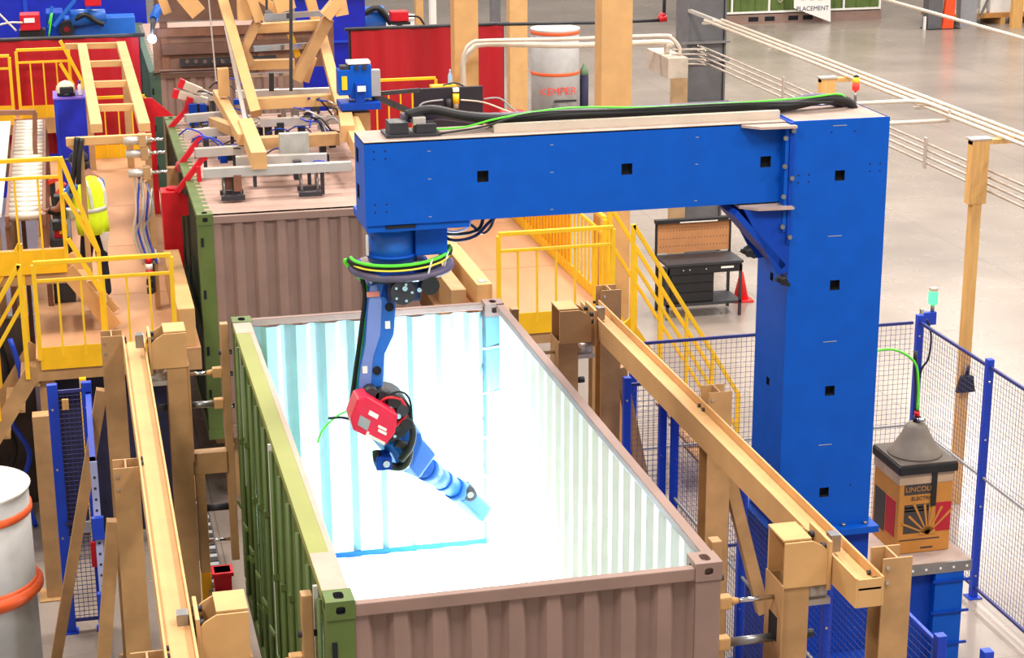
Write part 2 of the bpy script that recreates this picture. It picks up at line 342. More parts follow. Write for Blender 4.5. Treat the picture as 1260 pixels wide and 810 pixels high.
# beam
bx0, bx1, by0, by1, bz0, bz1 = .925, 4.4, 4.07, 4.55, 4.635, 5.29
mb, pk = holed('y', by0, bx0, bx1, bz0, bz1, [(1.856, 4.98), (3.03, 4.975), (4.2, 4.972)], .045)
m2, p2 = holed('x', bx0, by0, by1, bz0, bz1, [(4.42, 5.13), (4.42, 4.84)], .06)
mb.add(m2.v, m2.f); mb.add([(bx0, by1, bz0), (bx1, by1, bz0), (bx1, by1, bz1), (bx0, by1, bz1), (bx0, by0, bz0), (bx1, by0, bz0)], [(0, 1, 2, 3), (4, 5, 1, 0)])
beam = mb.build('beam', BLUE, g); ports(pk, p2, beam)
MB().box(bx0, bx1, by0, by1, bz1-.01, bz1+.004).build('beam_top_plate', DUST, g)
MB().box(bx0+.01, 1.75, by0+.02, by1+.25, 4.575, 4.634).build('mount_plate', BLUE, g, .004)
MB().box(1.08, 1.32, by0+.012, by0+.024, 4.6, 4.625).build('mount_slot', HOLE, g)
def flangeplate(z):
    return MB().prism([(3.98, 4.05), (4.1, 3.93), (4.4, 3.91), (4.4, 4.3), (3.98, 4.3)], 'z', z, z+.02)
flangeplate(5.265).build('top_flange', DUST, g); flangeplate(4.6).build('bottom_flange', DUST, g)
MB().box(4.365, 4.399, 3.97, 4.66, 4.3, 5.3).build('joint_plate', BLUE2, g, .004)
MB().box(4.33, 4.364, 3.98, 4.62, 4.4, 5.27).build('joint_plate', BLUE, g, .004)
bolts([(4.32, 3.97, z) for z in (4.45, 4.7, 4.95, 5.18)]+[(4.385, 3.965, z) for z in (4.36, 4.85, 5.24)], (0, -1, 0), .02, .025, 'joint_bolt', STEEL, g)
for yy, m in ((3.99, BLUE2), (4.5, BLUE)):
    MB().prism([(4.0, 4.6), (4.4, 4.6), (4.4, 4.05), (4.3, 4.05)], 'y', yy, yy+.03).build('gusset', BLUE2, g)
MB().bar((3.93, 4.2, 4.58), (4.36, 4.2, 4.1), .42, .05, (0, 0, 1)).build('knee_brace', BLUE2, g)
for p in ((4.02, 3.96, 4.28), (4.33, 3.96, 4.02)):
    MB().cyl(p, (p[0], p[1]-.07, p[2]-.02), .035, n=8).bar((p[0]-.06, p[1]-.03, p[2]), (p[0]+.06, p[1]-.03, p[2]-.06), .03, .03).build('clamp_knob', BLACK, g)
# small drilled holes and seams on faces
def dots(pts, parent, r=.008, m=HOLE):
    mb = MB()
    for p in pts: mb.cyl((p[0], p[1]-.001, p[2]), (p[0], p[1]+.004, p[2]), r, n=6)
    stuff(mb.build('drilled_holes', m, parent))
dots([(x, by0, z) for x in (1.0, 1.09) for z in (5.22, 5.16, 4.8, 4.74)], beam)
dots([(x, cy0, z) for x in (5.08, 5.17) for z in (4.92, 4.86)]+[(x, cy0, z) for x in (4.46, 4.55) for z in (4.86, 4.8)]+[(4.73, cy0, 5.2), (4.93, cy0, 5.2)]+[(x, cy0, 2.11) for x in (4.55, 5.05)], column)
for z in (5.25, 4.33, 3.42, 2.5): MB().box(4.74, 4.86, cy0-.003, cy0+.002, z, z+.006).build('seam_tab', GREY, column)
for x in (1.42, 2.4, 3.6):
    for z in (5.2, 4.98, 4.68): MB().box(x, x+.025, by0-.003, by0+.002, z, z+.006).build('seam_tab', GREY, beam)
# base pedestal
b = MB().box(4.34, 5.3, 3.92, 4.8, 1.68, 1.74); b.build('base_flange', BLUE, g, .004)
bolts([(x, 3.99, 1.74) for x in (4.42, 4.6, 4.8, 5.0, 5.2)]+[(5.26, y, 1.74) for y in (4.2, 4.4, 4.6)], (0, 0, 1), .02, .025, 'anchor_bolt', STEEL, g)
MB().box(4.4, 5.24, 3.98, 4.74, 0, 1.68).build('pedestal', BLUE2, g, .01)
MB().box(4.3, 5.3, 1.9, 3.97, .0, .55).build('base_frame', BLUE2, g, .01); MB().box(4.32, 4.4, 3.98, 4.9, 0, .12).build('foot_plate', BLUE2, g)
# side pedestal with shelf for the wire box
MB().box(5.24, 6.3, 4.42, 5.25, 0, 1.05).build('side_cabinet', BLUE2, g, .008)
MB().box(6.08, 6.36, 4.34, 4.42, 0, 1.02).build('cabinet_post', BLUE, g, .006)
for z in (.3, .62, .93): MB().box(6.05, 6.42, 4.32, 4.34, z, z+.02).build('cabinet_rib', BLUE2, g)
MB().box(5.5, 6.43, 4.36, 5.3, 1.09, 1.12).build('shelf', DUST, g)
sl = MB().box(5.79, 6.43, 4.335, 4.355, 1.02, 1.12).build('shelf_angle', STEEL, g)
mb = MB()
for x in (5.85, 5.98, 6.12, 6.25, 6.38): mb.cyl((x, 4.336, 1.07), (x, 4.33, 1.07), .012, n=8)
stuff(mb.build('angle_holes', WHITE, sl))
MB().box(5.7, 5.8, 4.405, 4.42, .52, .64).build('cabinet_port', HOLE, g)
# cable tray on beam, hoses, green cable
MB().box(1.98, 4.36, 4.2, 4.25, bz1, bz1+.07).box(1.98, 4.36, 4.45, 4.5, bz1, bz1+.05).box(1.98, 4.36, 4.25, 4.45, bz1, bz1+.012).build('cable_tray', PIPE, g)
def hose(pts, r, m, parent, name='hose', n=8): return MB().tube(pts, r, n).build(name, m, parent)
zt = bz1
hose([(1.3, 4.3, zt+.16), (1.5, 4.32, zt+.19), (1.75, 4.33, zt+.13), (2.1, 4.34, zt+.09), (2.8, 4.35, zt+.09), (3.5, 4.36, zt+.08), (4.1, 4.38, zt+.08), (4.5, 4.42, zt+.06), (4.85, 4.46, zt+.1), (5.08, 4.5, zt+.06), (5.16, 4.52, zt-.06)], .04, BLACK, g, 'hose_bundle')
hose([(1.28, 4.4, zt+.12), (1.6, 4.42, zt+.13), (2.0, 4.42, zt+.08), (3.0, 4.42, zt+.08), (3.9, 4.44, zt+.08), (4.4, 4.5, zt+.05), (4.8, 4.56, zt+.09), (5.06, 4.6, zt+.03), (5.1, 4.6, zt-.08)], .045, LILAC, g, 'hose_bundle')
hose([(1.45, 4.24, zt+.05), (1.75, 4.26, zt+.05), (2.05, 4.26, zt+.11), (2.6, 4.28, zt+.16), (3.3, 4.3, zt+.13), (4.2, 4.32, zt+.13), (4.7, 4.4, zt+.13), (5.0, 4.46, zt+.13), (5.1, 4.5, zt)], .008, GRN, g, 'green_cable')
hose([(1.55, 4.2, zt+.02), (1.9, 4.2, zt+.06), (2.3, 4.24, zt+.14), (3.0, 4.26, zt+.13), (4.0, 4.28, zt+.13), (4.9, 4.4, zt+.08)], .008, BLACK, g, 'thin_cable')
MB().box(1.12, 1.55, 4.18, 4.46, zt, zt+.03).box(1.15, 1.3, 4.2, 4.4, zt+.03, zt+.12).box(1.36, 1.52, 4.2, 4.36, zt+.03, zt+.1).build('hose_clamp', DARK, g, .005)
MB().box(1.34, 1.44, 4.22, 4.34, zt+.09, zt+.15).build('hose_saddle', ALU, g, .005)
st = thing('stack_light', 'small signal light with yellow top and red lens above the gantry column', 'signal light', (5.2, 4.63, 5.298))
MB().cyl((5.2, 4.63, 5.298), (5.2, 4.63, 5.42), .012).build('stem', STEEL, st); MB().cyl((5.2, 4.63, 5.42), (5.2, 4.63, 5.48), .032).build('red_lens', LED_R, st); MB().cyl((5.2, 4.63, 5.48), (5.2, 4.63, 5.53), .028).build('yellow_lens', LED_Y, st); MB().cyl((5.2, 4.63, 5.53), (5.2, 4.63, 5.55), .028, .01).build('cap', DARK, st)

# ================================================================== WELDING ROBOT
rb = thing('welding_robot', 'blue six-axis welding robot hanging from the beam with red wire feeder', 'robot', (1.2, 4.45, 4.57))
YR = 4.4
def rp(u, v, y=YR): return at(u, v, y=y)
c0 = rp(482, 285); cxr = c0.x
MB().cyl((cxr, YR, 4.27), (cxr, YR, 4.575), .195, n=28).build('base', ROB, rb)
MB().cyl((cxr, YR, 4.31), (cxr, YR, 4.34), .21, n=28).cyl((cxr, YR, 4.54), (cxr, YR, 4.574), .22, n=28).build('base_ring', BLUE, rb)
MB().box(cxr+.16, cxr+.42, YR-.17, YR+.2, 4.33, 4.57).build('connector_box', BLUE, rb, .01)
MB().box(cxr-.22, cxr-.205, YR-.1, YR-.06, 4.34, 4.5).build('label_plate', WHITE, rb)
hexa = [(cxr+.3*math.cos(math.radians(a)), YR+.28*math.sin(math.radians(a))) for a in (15, 60, 110, 155, 200, 245, 295, 340)]
MB().prism(hexa, 'z', 4.2, 4.262).build('turning_plate', BLUE2, rb, .01)
MB().prism([(cxr+(x-cxr)*.9, YR+(y-YR)*.9) for x, y in hexa], 'z', 4.262, 4.27).build('dusty_plate', DUST, rb)
MB().cyl((cxr, YR, 4.0), (cxr, YR, 4.2), .17, .14, n=20).build('turret', BLUE2, rb)
# shoulder motor cluster
sh = rp(492, 338)
MB().box(sh.x-.14, sh.x+.14, YR-.2, YR+.16, 3.96, 4.18).build('shoulder_housing', mat('navy_housing_paint', (18, 34, 84), .4), rb, .03); MB().cyl((sh.x-.02, YR-.26, 4.06), (sh.x-.02, YR-.18, 4.06), .1, n=18).build('shoulder_disc', DARK, rb)  # housing in dark navy, deeper than the arm blue
for a in range(5): MB().cyl((sh.x-.02+.07*math.cos(a*1.26), YR-.27, 4.06+.07*math.sin(a*1.26)), (sh.x-.02+.07*math.cos(a*1.26), YR-.255, 4.06+.07*math.sin(a*1.26)), .012, n=6).build('disc_screw', CHROME, rb)
MB().cyl((sh.x+.2, YR-.26, 4.1), (sh.x+.2, YR+.05, 4.1), .075, n=14).cyl((sh.x+.2, YR-.1, 4.15), (sh.x+.2, YR+.1, 4.15), .06, n=12).cyl((sh.x, YR-.22, 4.05), (sh.x, YR-.1, 4.05), .05, n=10).build('shoulder_motor', BLACK, rb)
MB().cyl((sh.x-.01, YR-.285, 4.1), (sh.x-.01, YR-.255, 4.1), .022, n=8).cyl((sh.x+.12, YR-.21, 4.06), (sh.x+.12, YR-.2, 4.06), .02, n=8).box(sh.x+.16, sh.x+.24, YR-.2, YR-.18, 4.1, 4.16).build('chrome_fitting', CHROME, rb)
# hose ring around the turret
ring = []
for k in range(13):
    a = math.radians(180+k*15); ring.append((cxr+.06+.4*math.cos(a), YR+.25*math.sin(a), 4.29-.05*math.sin(math.radians(k*15))+.004*k))
hose(ring, .032, BLACK, rb, 'dress_hose'); hose([(x+.01, y, z-.065-.004*k) for k, (x, y, z) in enumerate(ring)], .036, LILAC, rb, 'dress_hose'); hose([(cxr+.06+(x-cxr-.06)*.8, y+.03, z-.11) for x, y, z in ring[2:-1]], .03, BLACK, rb, 'dress_hose')
hose([(x, y-.035, z+.028) for x, y, z in ring], .014, GRN, rb, 'green_cable'); hose([(x, y-.045, z-.012) for x, y, z in ring], .008, LED_Y, rb, 'yellow_cable')
for k in (8, 10):
    x, y, z = ring[k]; t = [(x+.02*math.sin(a), y-.05*math.cos(a), z-.05+.085*math.sin(a+.6)) for a in [i*math.pi/4 for i in range(9)]]
    hose(t, .008, WHITE, rb, 'hose_tie')
hose([ring[0], rp(424, 322), rp(440, 340), rp(452, 358), rp(447, 400), rp(441, 450), rp(434, 490)], .014, GRN, rb, 'green_cable')
hose([rp(440, 330), rp(449, 360), rp(444, 410), rp(438, 455), rp(432, 500)], .02, BLACK, rb, 'arm_hose')
hose([rp(430, 505), rp(415, 512), rp(398, 528), rp(391, 545)], .009, GRN, rb, 'green_cable')
hose([rp(404, 515), rp(420, 514), rp(438, 518)], .012, BLACK, rb, 'arm_hose')
# upper arm : solid prism, its arc-lit side put on as a paler blue plate
def polyY(px, y0, y1): return [((rp(u, v, y0).x), (rp(u, v, y0).z)) for u, v in px]
ap = [(456, 350), (468, 346), (489, 358), (487, 385), (485, 412), (474, 436), (471, 478), (462, 492), (441, 490), (444, 455), (450, 425), (453, 385)]
MB().prism(polyY(ap, YR-.12, 0), 'y', YR-.12, YR+.12).build('upper_arm', ROB, rb, .018)
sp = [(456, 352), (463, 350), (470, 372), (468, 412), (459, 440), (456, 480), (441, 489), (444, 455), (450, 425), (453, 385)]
MB().prism(polyY(sp, YR-.13, 0), 'y', YR-.132, YR-.11).build('arm_lit_side', mat('robot_blue_lit', (112, 132, 200), .4, var=.05), rb, .004)
for u, v in ((479, 378), (464, 456)):
    p = rp(u, v, YR-.125); MB().cyl((p.x, YR-.136, p.z), (p.x, YR-.1, p.z), .035, n=14).build('arm_port', HOLE, rb)
for u, v in ((477, 400), (449, 455)):
    p = rp(u, v, YR-.13); MB().box(p.x-.02, p.x+.02, YR-.137, YR-.12, p.z-.03, p.z+.03).build('arm_label', WHITE, rb)
p = rp(459, 362, YR-.13); MB().box(p.x-.05, p.x+.05, YR-.145, YR-.12, p.z-.02, p.z+.02).build('hose_strap', mat('strap_salmon', (196, 120, 106), .6), rb)
# elbow
e = rp(474, 507)
MB().cyl((e.x, YR-.17, e.z), (e.x, YR+.2, e.z), .2, n=22).build('elbow', BLACK, rb)
MB().cyl((e.x, YR-.185, e.z), (e.x, YR-.17, e.z), .13, n=18).build('elbow_cap', DARK, rb)
for a in range(6): MB().cyl((e.x+.16*math.cos(a), YR-.182, e.z+.16*math.sin(a)), (e.x+.16*math.cos(a), YR-.165, e.z+.16*math.sin(a)), .014, n=6).build('cap_screw', CHROME, rb)
hose([rp(470, 492, YR-.2), rp(490, 482, YR-.22), rp(503, 490, YR-.22), rp(506, 512, YR-.2), rp(497, 535, YR-.15)], .009, BLACK, rb, 'arm_hose')
hose([rp(462, 500, YR-.24), rp(475, 490, YR-.26), rp(493, 492, YR-.25), rp(500, 510, YR-.24), rp(486, 525, YR-.24)], .012, RED, rb, 'red_hose')
# red wire feeder: tilted box with white markings
fe = [(440, 492), (452, 489), (490, 512), (486, 534), (474, 549), (435, 530), (431, 516)]
fd = MB().prism(polyY(fe, YR-.42, 0), 'y', YR-.42, YR-.17).build('wire_feeder', mat('feeder_red', (214, 20, 62), .35, var=.05), rb, .015)
def quad_on(px, y, name, m, parent):
    return MB().prism([(at(u, v, y=y).x, at(u, v, y=y).z) for u, v in px], 'y', y-.004, y+.004).build(name, m, parent)
yf = YR-.424
quad_on([(443, 511), (456, 518), (452, 530), (440, 523)], yf, 'feeder_window', GREY, fd)
for k in range(4): quad_on([(453+k*5, 534+k*2.6), (459+k*5, 537+k*2.6), (457.5+k*5, 540+k*2.6), (451.5+k*5, 537+k*2.6)], yf, 'white_mark', WHITE, fd)
quad_on([(452, 531), (454.5, 532), (450, 542), (447.5, 541)], yf, 'white_mark', WHITE, fd)
for k in range(2): quad_on([(466, 523+k*5), (476, 528+k*5), (475, 531+k*5), (465, 526+k*5)], yf, 'white_mark', WHITE, fd)
quad_on([(455, 505), (466, 511), (464, 516), (453, 510)], yf, 'white_mark', WHITE, fd)
for u, v, r, m in ((446, 488, .05, BLACK), (456, 484, .06, DARK), (468, 486, .05, BLACK), (484, 492, .055, BLACK), (494, 503, .05, DARK), (499, 520, .05, BLACK), (462, 494, .03, CHROME), (478, 500, .022, CHROME), (488, 508, .02, CHROME)):
    q = rp(u, v, YR-.2); MB().cyl((q.x, YR-.3 if m is CHROME else YR-.26, q.z), (q.x, YR-.12, q.z), r, n=12).build('cable_clamp', m, rb)
MB().tube([rp(500, 512, YR-.1), rp(508, 530, YR-.14), rp(505, 550, YR-.16), rp(494, 566, YR-.12)], .03, 8).build('torch_hose', BLACK, rb)
# forearm and torch reaching to the far right of the container
YT = 5.15
A0 = rp(492, 545, 4.5); A1 = at(514, 570, y=4.62); A2 = at(566, 606, y=5.0); TIP = at(597, 636, y=YT)
fa = MB().bar(rp(478, 528, 4.46), A1, .28, .26).build('forearm_body', ROB, rb, .03)
fb = MB().box(0, 0, 0, 0, 0, 0)
blk = [(492, 528), (519, 534), (521, 545), (510, 574), (488, 572), (480, 552)]
MB().prism(polyY(blk, YR-.05, 0), 'y', YR-.05, YR+.22).build('wrist_drive', ROB, rb, .02)
d = (A2-A1).normalized()
MB().cyl(A1-d*.05, A2, .095, .082, n=16).build('forearm_tube', ROB, rb)
MB().cyl(A1+d*.12, A1+d*.26, .108, .1, n=14).cyl(A1+d*.42, A1+d*.47, .096, n=14).build('tube_collar', ROB, rb)
MB().cyl(A2-d*.12, A2+d*.04, .1, .105, n=14).build('wrist', ROB, rb)
mid = A2.lerp(TIP, .5)
MB().bar(A2-d*.02, TIP-(TIP-A2)*.15, .19, .16).build('torch_mount', ROB, rb, .03)
w = at(576, 608, y=5.0); MB().cyl(w+Vector((0, -.1, .03)), w+Vector((0, .08, .03)), .06, n=14).build('wrist_motor', DARK, rb)
MB().cyl(w+Vector((0, -.104, .03)), w+Vector((0, -.1, .03)), .03, n=10).build('motor_cap', CHROME, rb)
t0 = TIP-(TIP-A2)*.2
MB().cyl(t0, TIP, .035, .014, n=12).build('torch_nozzle', ALU, rb)
hose([rp(486, 545, YR-.1), at(503, 552, y=4.3), at(500, 571, y=4.3), at(487, 575, y=4.35), at(466, 568, y=4.35), at(463, 555, y=4.4)], .035, BLACK, rb, 'torch_hose')
q = rp(474, 568, YR-.05); MB().box(q.x-.08, q.x+.05, YR-.1, YR+.1, q.z-.06, q.z+.05).build('gearbox', BLUE2, rb, .01)
MB().cyl((q.x, YR-.12, q.z), (q.x, YR-.1, q.z), .03, n=8).build('gear_cap', CHROME, rb)
# the welding arc
ap_ = TIP+(TIP-t0).normalized()*.03
mb = MB()
for i in range(1): mb.lathe([(.001, -.03), (.02, -.02), (.03, 0), (.02, .02), (.001, .03)], ap_, 10)
mb.build('welding_arc', ARC, rb)
pl = bpy.data.lights.new('arc_light', 'POINT'); pl.energy = 720; pl.color = (.72, .9, 1.0); pl.shadow_soft_size = .05
po = bpy.data.objects.new('arc_light', pl); po.location = ap_+Vector((.1, .1, -.16)); COL.objects.link(po)
# hoses above the robot, right of base, hanging under beam
hose([(1.58, 4.5, 4.48), (1.75, 4.5, 4.52), (1.95, 4.5, 4.6), (2.1, 4.5, 4.66)], .02, BLACK, rb, 'feed_hose')
hose([(1.55, 4.45, 4.45), (1.75, 4.45, 4.43), (1.9, 4.46, 4.46), (1.95, 4.5, 4.56), (1.92, 4.5, 4.65)], .015, BLACK, rb, 'feed_hose')
hose([(1.58, 4.5, 4.52), (1.72, 4.46, 4.56), (1.84, 4.46, 4.5), (1.94, 4.48, 4.42), (2.02, 4.5, 4.48), (2.06, 4.5, 4.63)], .012, DARK, rb, 'feed_hose'); hose([(1.56, 4.4, 4.46), (1.68, 4.38, 4.4), (1.86, 4.4, 4.42), (2.0, 4.46, 4.52), (2.2, 4.5, 4.64)], .014, PURP, rb, 'feed_hose')
hose([(1.55, 4.42, 4.5), (1.7, 4.42, 4.46), (1.82, 4.44, 4.5), (1.86, 4.5, 4.62)], .01, WHITE, rb, 'feed_hose')

# ================================================================== CLAMP FRAMES
def clamp_frame(label, xi0, xi1, xo, y0, y1, posts, side, zt=3.2):
    """long H beam lying on posts; xo = outer edge of posts; side +1 right"""
    t = thing('clamping_fixture', label, 'steel frame', ((xi0+xi1)/2, (y0+y1)/2, 0))
    mb = MB().box(xi0, xi0+.016, y0, y1, zt-.2, zt).box(xi1-.016, xi1, y0, y1, zt-.2, zt).box(xi0+.016, xi1-.016, y0, y1, zt-.085, zt-.065)
    mb.build('long_beam', TAN, t, .003)
    MB().box(xi0+.016, xi1-.016, (y0), y0+.014, zt-.2, zt-.01).build('end_plate', TAN, t)
    for py, top, b0, b1 in posts:
        a, b = sorted((xi1 if side > 0 else xi0, xo)); a += .002; b -= .002
        mb = MB(); hsec(mb, a, b, py-.1, py+.1, 0, top, 'y', .013)
        p = mb.build('post', TAN2, t)
        MB().box(a-.03, b+.03, py-.13, py+.13, 0, .02).build('base_plate', TAN2, p)
        bolts([((xi1 if side > 0 else xi0)-side*.017, py+dy, zt-.05-k) for dy in (-.05, .05) for k in (0,)], (-side, 0, 0), .016, .018, 'post_bolt', DARK, t)
        bolts([(a+.03, py-.1, top-.06), (a+.03, py-.1, top-.16)], (0, -1, 0), .013, .012, 'post_bolt', CHROME, t)
        if b0: MB().bar(b0, b1, .1, .09, (0, 1, 0)).build('brace', TAN2, t)
    return t
clamp_frame('tan clamp frame with long beam along the right side of the open container', 3.31, 3.5, 3.7, -.03, 6.45,
            [(.1, 3.3, None, None), (3.42, 3.3, (3.72, 3.42, 2.55), (4.06, 3.42, 1.3)), (6.5, 3.3, (3.72, 6.5, 2.5), (4.0, 6.5, 1.2))], 1)
clamp_frame('tan clamp frame with long beam along the olive left side of the open container', -.94, -.75, -1.13, -.9, 6.4,
            [(.1, 3.12, None, None), (3.3, 3.14, (-1.15, 3.3, 2.7), (-1.5, 3.3, .02)), (6.42, 3.22, (-1.15, 6.42, 2.7), (-1.75, 6.55, .02))], -1)
def clamp_tower(label, xin, s, y, zt=3.3, xbar=None, beamx=None, low=False):
    """s=+1: container lies on the -X side.  xin = face towards the container"""
    t = thing('clamp_tower', label, 'clamp', (xin+s*.09, y, 0))
    def B(x0, x1, *a): return (min(x0, x1), max(x0, x1), *a)
    w = .19
    # head: two cheek plates with sloped tail, top plate, back
    for yy in (y-.15, y+.13):
        poly = [(xin, zt-.01), (xin+s*w, zt-.01), (xin+s*(w+.07), zt-.05), (xin+s*.3, zt-.09), (xin+s*.3, zt-.32), (xin, zt-.32)]
        MB().prism(poly, 'y', yy, yy+.016).build('cheek_plate', TAN, t)
    MB().box(*B(xin, xin+s*(w-.0)), y-.12, y+.16, zt-.012, zt+.002).build('top_plate', TAN, t)
    MB().box(*B(xin+s*.02, xin+s*(w-.01)), y-.146, y-.13, zt-.04, zt-.02).build('head_slot', HOLE, t)
    MB().box(*B(xin+s*.1, xin+s*.112), y-.13, y+.13, zt-.31, zt-.02).build('inner_web', TAN2, t)
    mb = MB(); a, b = sorted((xin+s*.0, xin+s*.18)); hsec(mb, a, b, y-.14, y+.14, 0, zt-.32, 'y', .014)
    mb.build('post', TAN2, t)
    fp = MB().box(*B(xin-s*.012, xin-.0), y-.16, y+.14, zt-1.2, zt-.3).build('front_plate', TAN2, t)
    MB().box(*B(xin-s*.016, xin-s*.012), y-.09, y+.05, zt-.72, zt-.55).build('plate_window', HOLE, fp)
    if beamx is not None:
        MB().box(*B(beamx-s*.03, beamx-s*.005), y-.16, y+.18, zt-.36, zt-.02).build('beam_plate', TAN, t, .004)
        for yy in (y-.1, y+.1):
            for dz in (.07, .14): MB().cyl((beamx-s*.06, yy, zt-dz), (beamx+s*.0, yy, zt-dz), .022, n=8).build('beam_bolt', DARK, t)
    if beamx is not None: MB().box(*B(beamx+s*.03, beamx+s*.1), y-.05, y+.04, zt-.15, zt-.03).build('pin_block', STEEL, t, .006)
    for dz, r in ((.43, .016), (.72, .03)):
        MB().cyl((xbar+s*.12, y-.02, zt-dz), (xin+s*.0, y-.02, zt-dz), r, n=12).build('push_rod', CHROME if r < .02 else STEEL, t)
        MB().box(*B(xbar+s*.035, xbar+s*.12), y-.055, y+.02, zt-dz-.045, zt-dz+.045).build('rod_clevis', TAN, t, .012)
        MB().cyl((xbar+s*.12, y-.02, zt-dz), (xbar+s*.17, y-.02, zt-dz), .03, .02, n=10).build('rod_collar', TAN, t)
    MB().cyl((xin+s*.18, y, zt-.42), (xin+s*.34, y, zt-.42), .06, n=14).box(*B(xin+s*.18, xin+s*.36), y-.07, y+.07, zt-.5, zt-.46).build('cylinder_body', ALU, t)
    MB().cyl((xin+s*.19, y-.02, zt-.72), (xin+s*.27, y-.02, zt-.72), .03, n=10).build('rod_stop', DARK, t)
    zb = 1.15 if low else 2.0
    MB().box(*B(xbar-s*.035, xbar+s*.035), y-.07, y+.02, zb, zt+.02).build('clamp_bar', TAN2, t, .008)
    for dz in (.25, .45, .75): MB().cyl((xbar-s*.06, y-.03, zt-dz), (xbar+s*.06, y-.03, zt-dz), .022, n=8).build('bar_bolt', DARK, t)
    if low:
        MB().box(*B(xbar+s*.035, xin+s*.05), y-.1, y+.02, zt-1.35, zt-1.15).build('guide_frame', TAN2, t, .004)
        MB().box(*B(xin-s*.015, xin-s*.1), y-.1, y+.02, zt-2.3, zt-1.35).build('guide_leg', TAN2, t, .004)
        MB().cyl((xin-s*.1, y-.03, zt-1.7), (xbar+s*.04, y-.03, zt-1.7), .035, n=10).build('push_rod', DARK, t)
        MB().cyl((xin-s*.1, y-.03, zt-2.02), (xbar+s*.04, y-.03, zt-2.02), .016, n=10).build('push_rod', CHROME, t)
    return t
GRPT = None
clamp_tower('tan clamp tower at the near right corner of the open container', 2.985, 1, .5, 3.32, 2.555, 3.31)
clamp_tower('tan clamp tower at the far right corner of the open container, beside the deck', 2.95, 1, 6.0, 3.3, 2.555, 3.31)
clamp_tower('tan clamp tower at the near left corner of the open container', -.42, -1, .5, 3.24, -.06, -.74)
clamp_tower('tan clamp tower at the far left corner of the open container', -.41, -1, 5.95, 3.37, -.075, -.74, low=True)
# cable carrier, yellow upright and red block low beside the container
t = thing('cable_carrier', 'grey linked cable carrier lying along the floor left of the open container', 'cable carrier', (-.2, 6.5, 0))
for i in range(40):
    y = 4.6+i*.1; MB().box(-.27, -.17, y, y+.075, .62, .72).build('link', DARK if i % 2 else GREY, t)
MB().box(-.3, -.14, 4.5, 8.7, .56, .6).box(-.3, -.14, 4.5, 4.6, 0, .56).box(-.3, -.14, 8.6, 8.7, 0, .56).build('carrier_tray', STEEL, t)
solo(MB().box(-.36, -.27, 6.5, 6.62, 0, 1.38).box(-.38, -.25, 6.48, 6.64, 0, .03), 'yellow_upright', YEL, 'short yellow upright post low beside the olive container wall', 'post', None, .004)
solo(MB().box(-.26, -.1, 6.2, 6.36, 0, .9).box(-.28, -.08, 6.18, 6.38, .86, .9), 'red_stop_block', RED, 'red steel stop block low in front of the yellow upright', 'stop block', None, .006)

# ================================================================== SAFETY FENCES
def fence(label, pts, posts, h=2.5, hb=.12, step=.055, mid=(1.3,), thick=.003, top=None, pw=.035):
    """pts: ((x,y),(x,y)) run; wire grid of real bars"""
    (xa, ya), (xb, yb) = pts; a = Vector((xa, ya, 0)); b = Vector((xb, yb, 0)); d = (b-a).normalized(); ln = (b-a).length
    t = thing('safety_fence', label, 'fence', ((xa+xb)/2, (ya+yb)/2, 0))
    mb = MB()
    for i in range(int(ln/step)+1):
        p = a+d*i*step; mb.bar(p+Vector((0, 0, hb)), p+Vector((0, 0, h-.06)), thick, thick)
    for k in range(int((h-hb)/step)):
        z = hb+k*step; mb.bar(a+Vector((0, 0, z)), b+Vector((0, 0, z)), thick, thick)
    stuff(mb.build('wire_mesh', MESHB, t))
    for z in (h-.06, hb): MB().bar(a+Vector((0, 0, z)), b+Vector((0, 0, z)), .025, .03).build('panel_rail', MESHB if top is None else top, t)
    for z in mid: MB().bar(a+Vector((0, 0, z)), b+Vector((0, 0, z)), .02, .02).build('mid_wire', GREY, t)
    for p in posts:
        x, y = a.x+d.x*p, a.y+d.y*p
        po = MB().box(x-pw, x+pw, y-.035, y+.035, 0, h+.02).build('post', FBLUE, t, .006)
        MB().box(x-.07, x+.07, y-.07, y+.07, 0, .012).build('base_plate', FBLUE, po)
        for z in (.25, 1.0, 1.7, 2.3): MB().cyl((x-.01, y-.036, z), (x-.01, y-.045, z), .012, n=6).build('post_screw', CHROME, po)
    return t
fence('blue wire mesh fence behind the gantry column, in front of the workbench', ((4.12, 7.35), (7.17, 7.35)), [0.0, 1.5])
fence('blue wire mesh fence running forward at the right edge, past the wire box', ((7.244, 7.35), (7.244, 2.6)), [0.0, 1.56, 3.12, 4.7])
fence('blue wire mesh fence between the right clamp frame and the gantry column', ((4.13, 6.02), (4.13, .4)), [0.0, 1.87, 3.74, 5.62], top=FBLUE)
fence('narrow blue mesh gate panel behind the far end of the right clamp frame', ((3.68, 6.12), (4.04, 6.12)), [0.0, .36], h=2.5, mid=())
solo(MB().box(4.31, 4.38, .12, .19, 0, 2.5).box(4.27, 4.42, .08, .23, 0, .012), 'fence_post', FBLUE, 'single blue fence post top at the bottom right edge', 'post', None, .005)
lf = fence('narrow blue mesh fence panel standing in front of the left deck', ((-1.6, 7.18), (-1.29, 7.18)), [0.0, .31], h=2.52, mid=(), step=.045, thick=.005, pw=.048)
MB().box(-1.42, -1.34, 7.1, 7.14, 1.05, 1.16).build('latch_box', GREY, lf); MB().cyl((-1.58, 7.13, 1.15), (-1.34, 7.13, 1.15), .01, n=6).build('latch_bar', DARK, lf)
MB().box(-1.36, -1.31, 7.08, 7.12, .7, .95).build('warning_tag', RED, lf); MB().box(-1.52, -1.46, 7.11, 7.14, 2.3, 2.4).build('tag_plate', WOODP, lf)
gt = thing('gate_leaf', 'open blue gate leaf seen edge-on with pale perforated strip', 'gate', (-1.28, 6.5, 0))
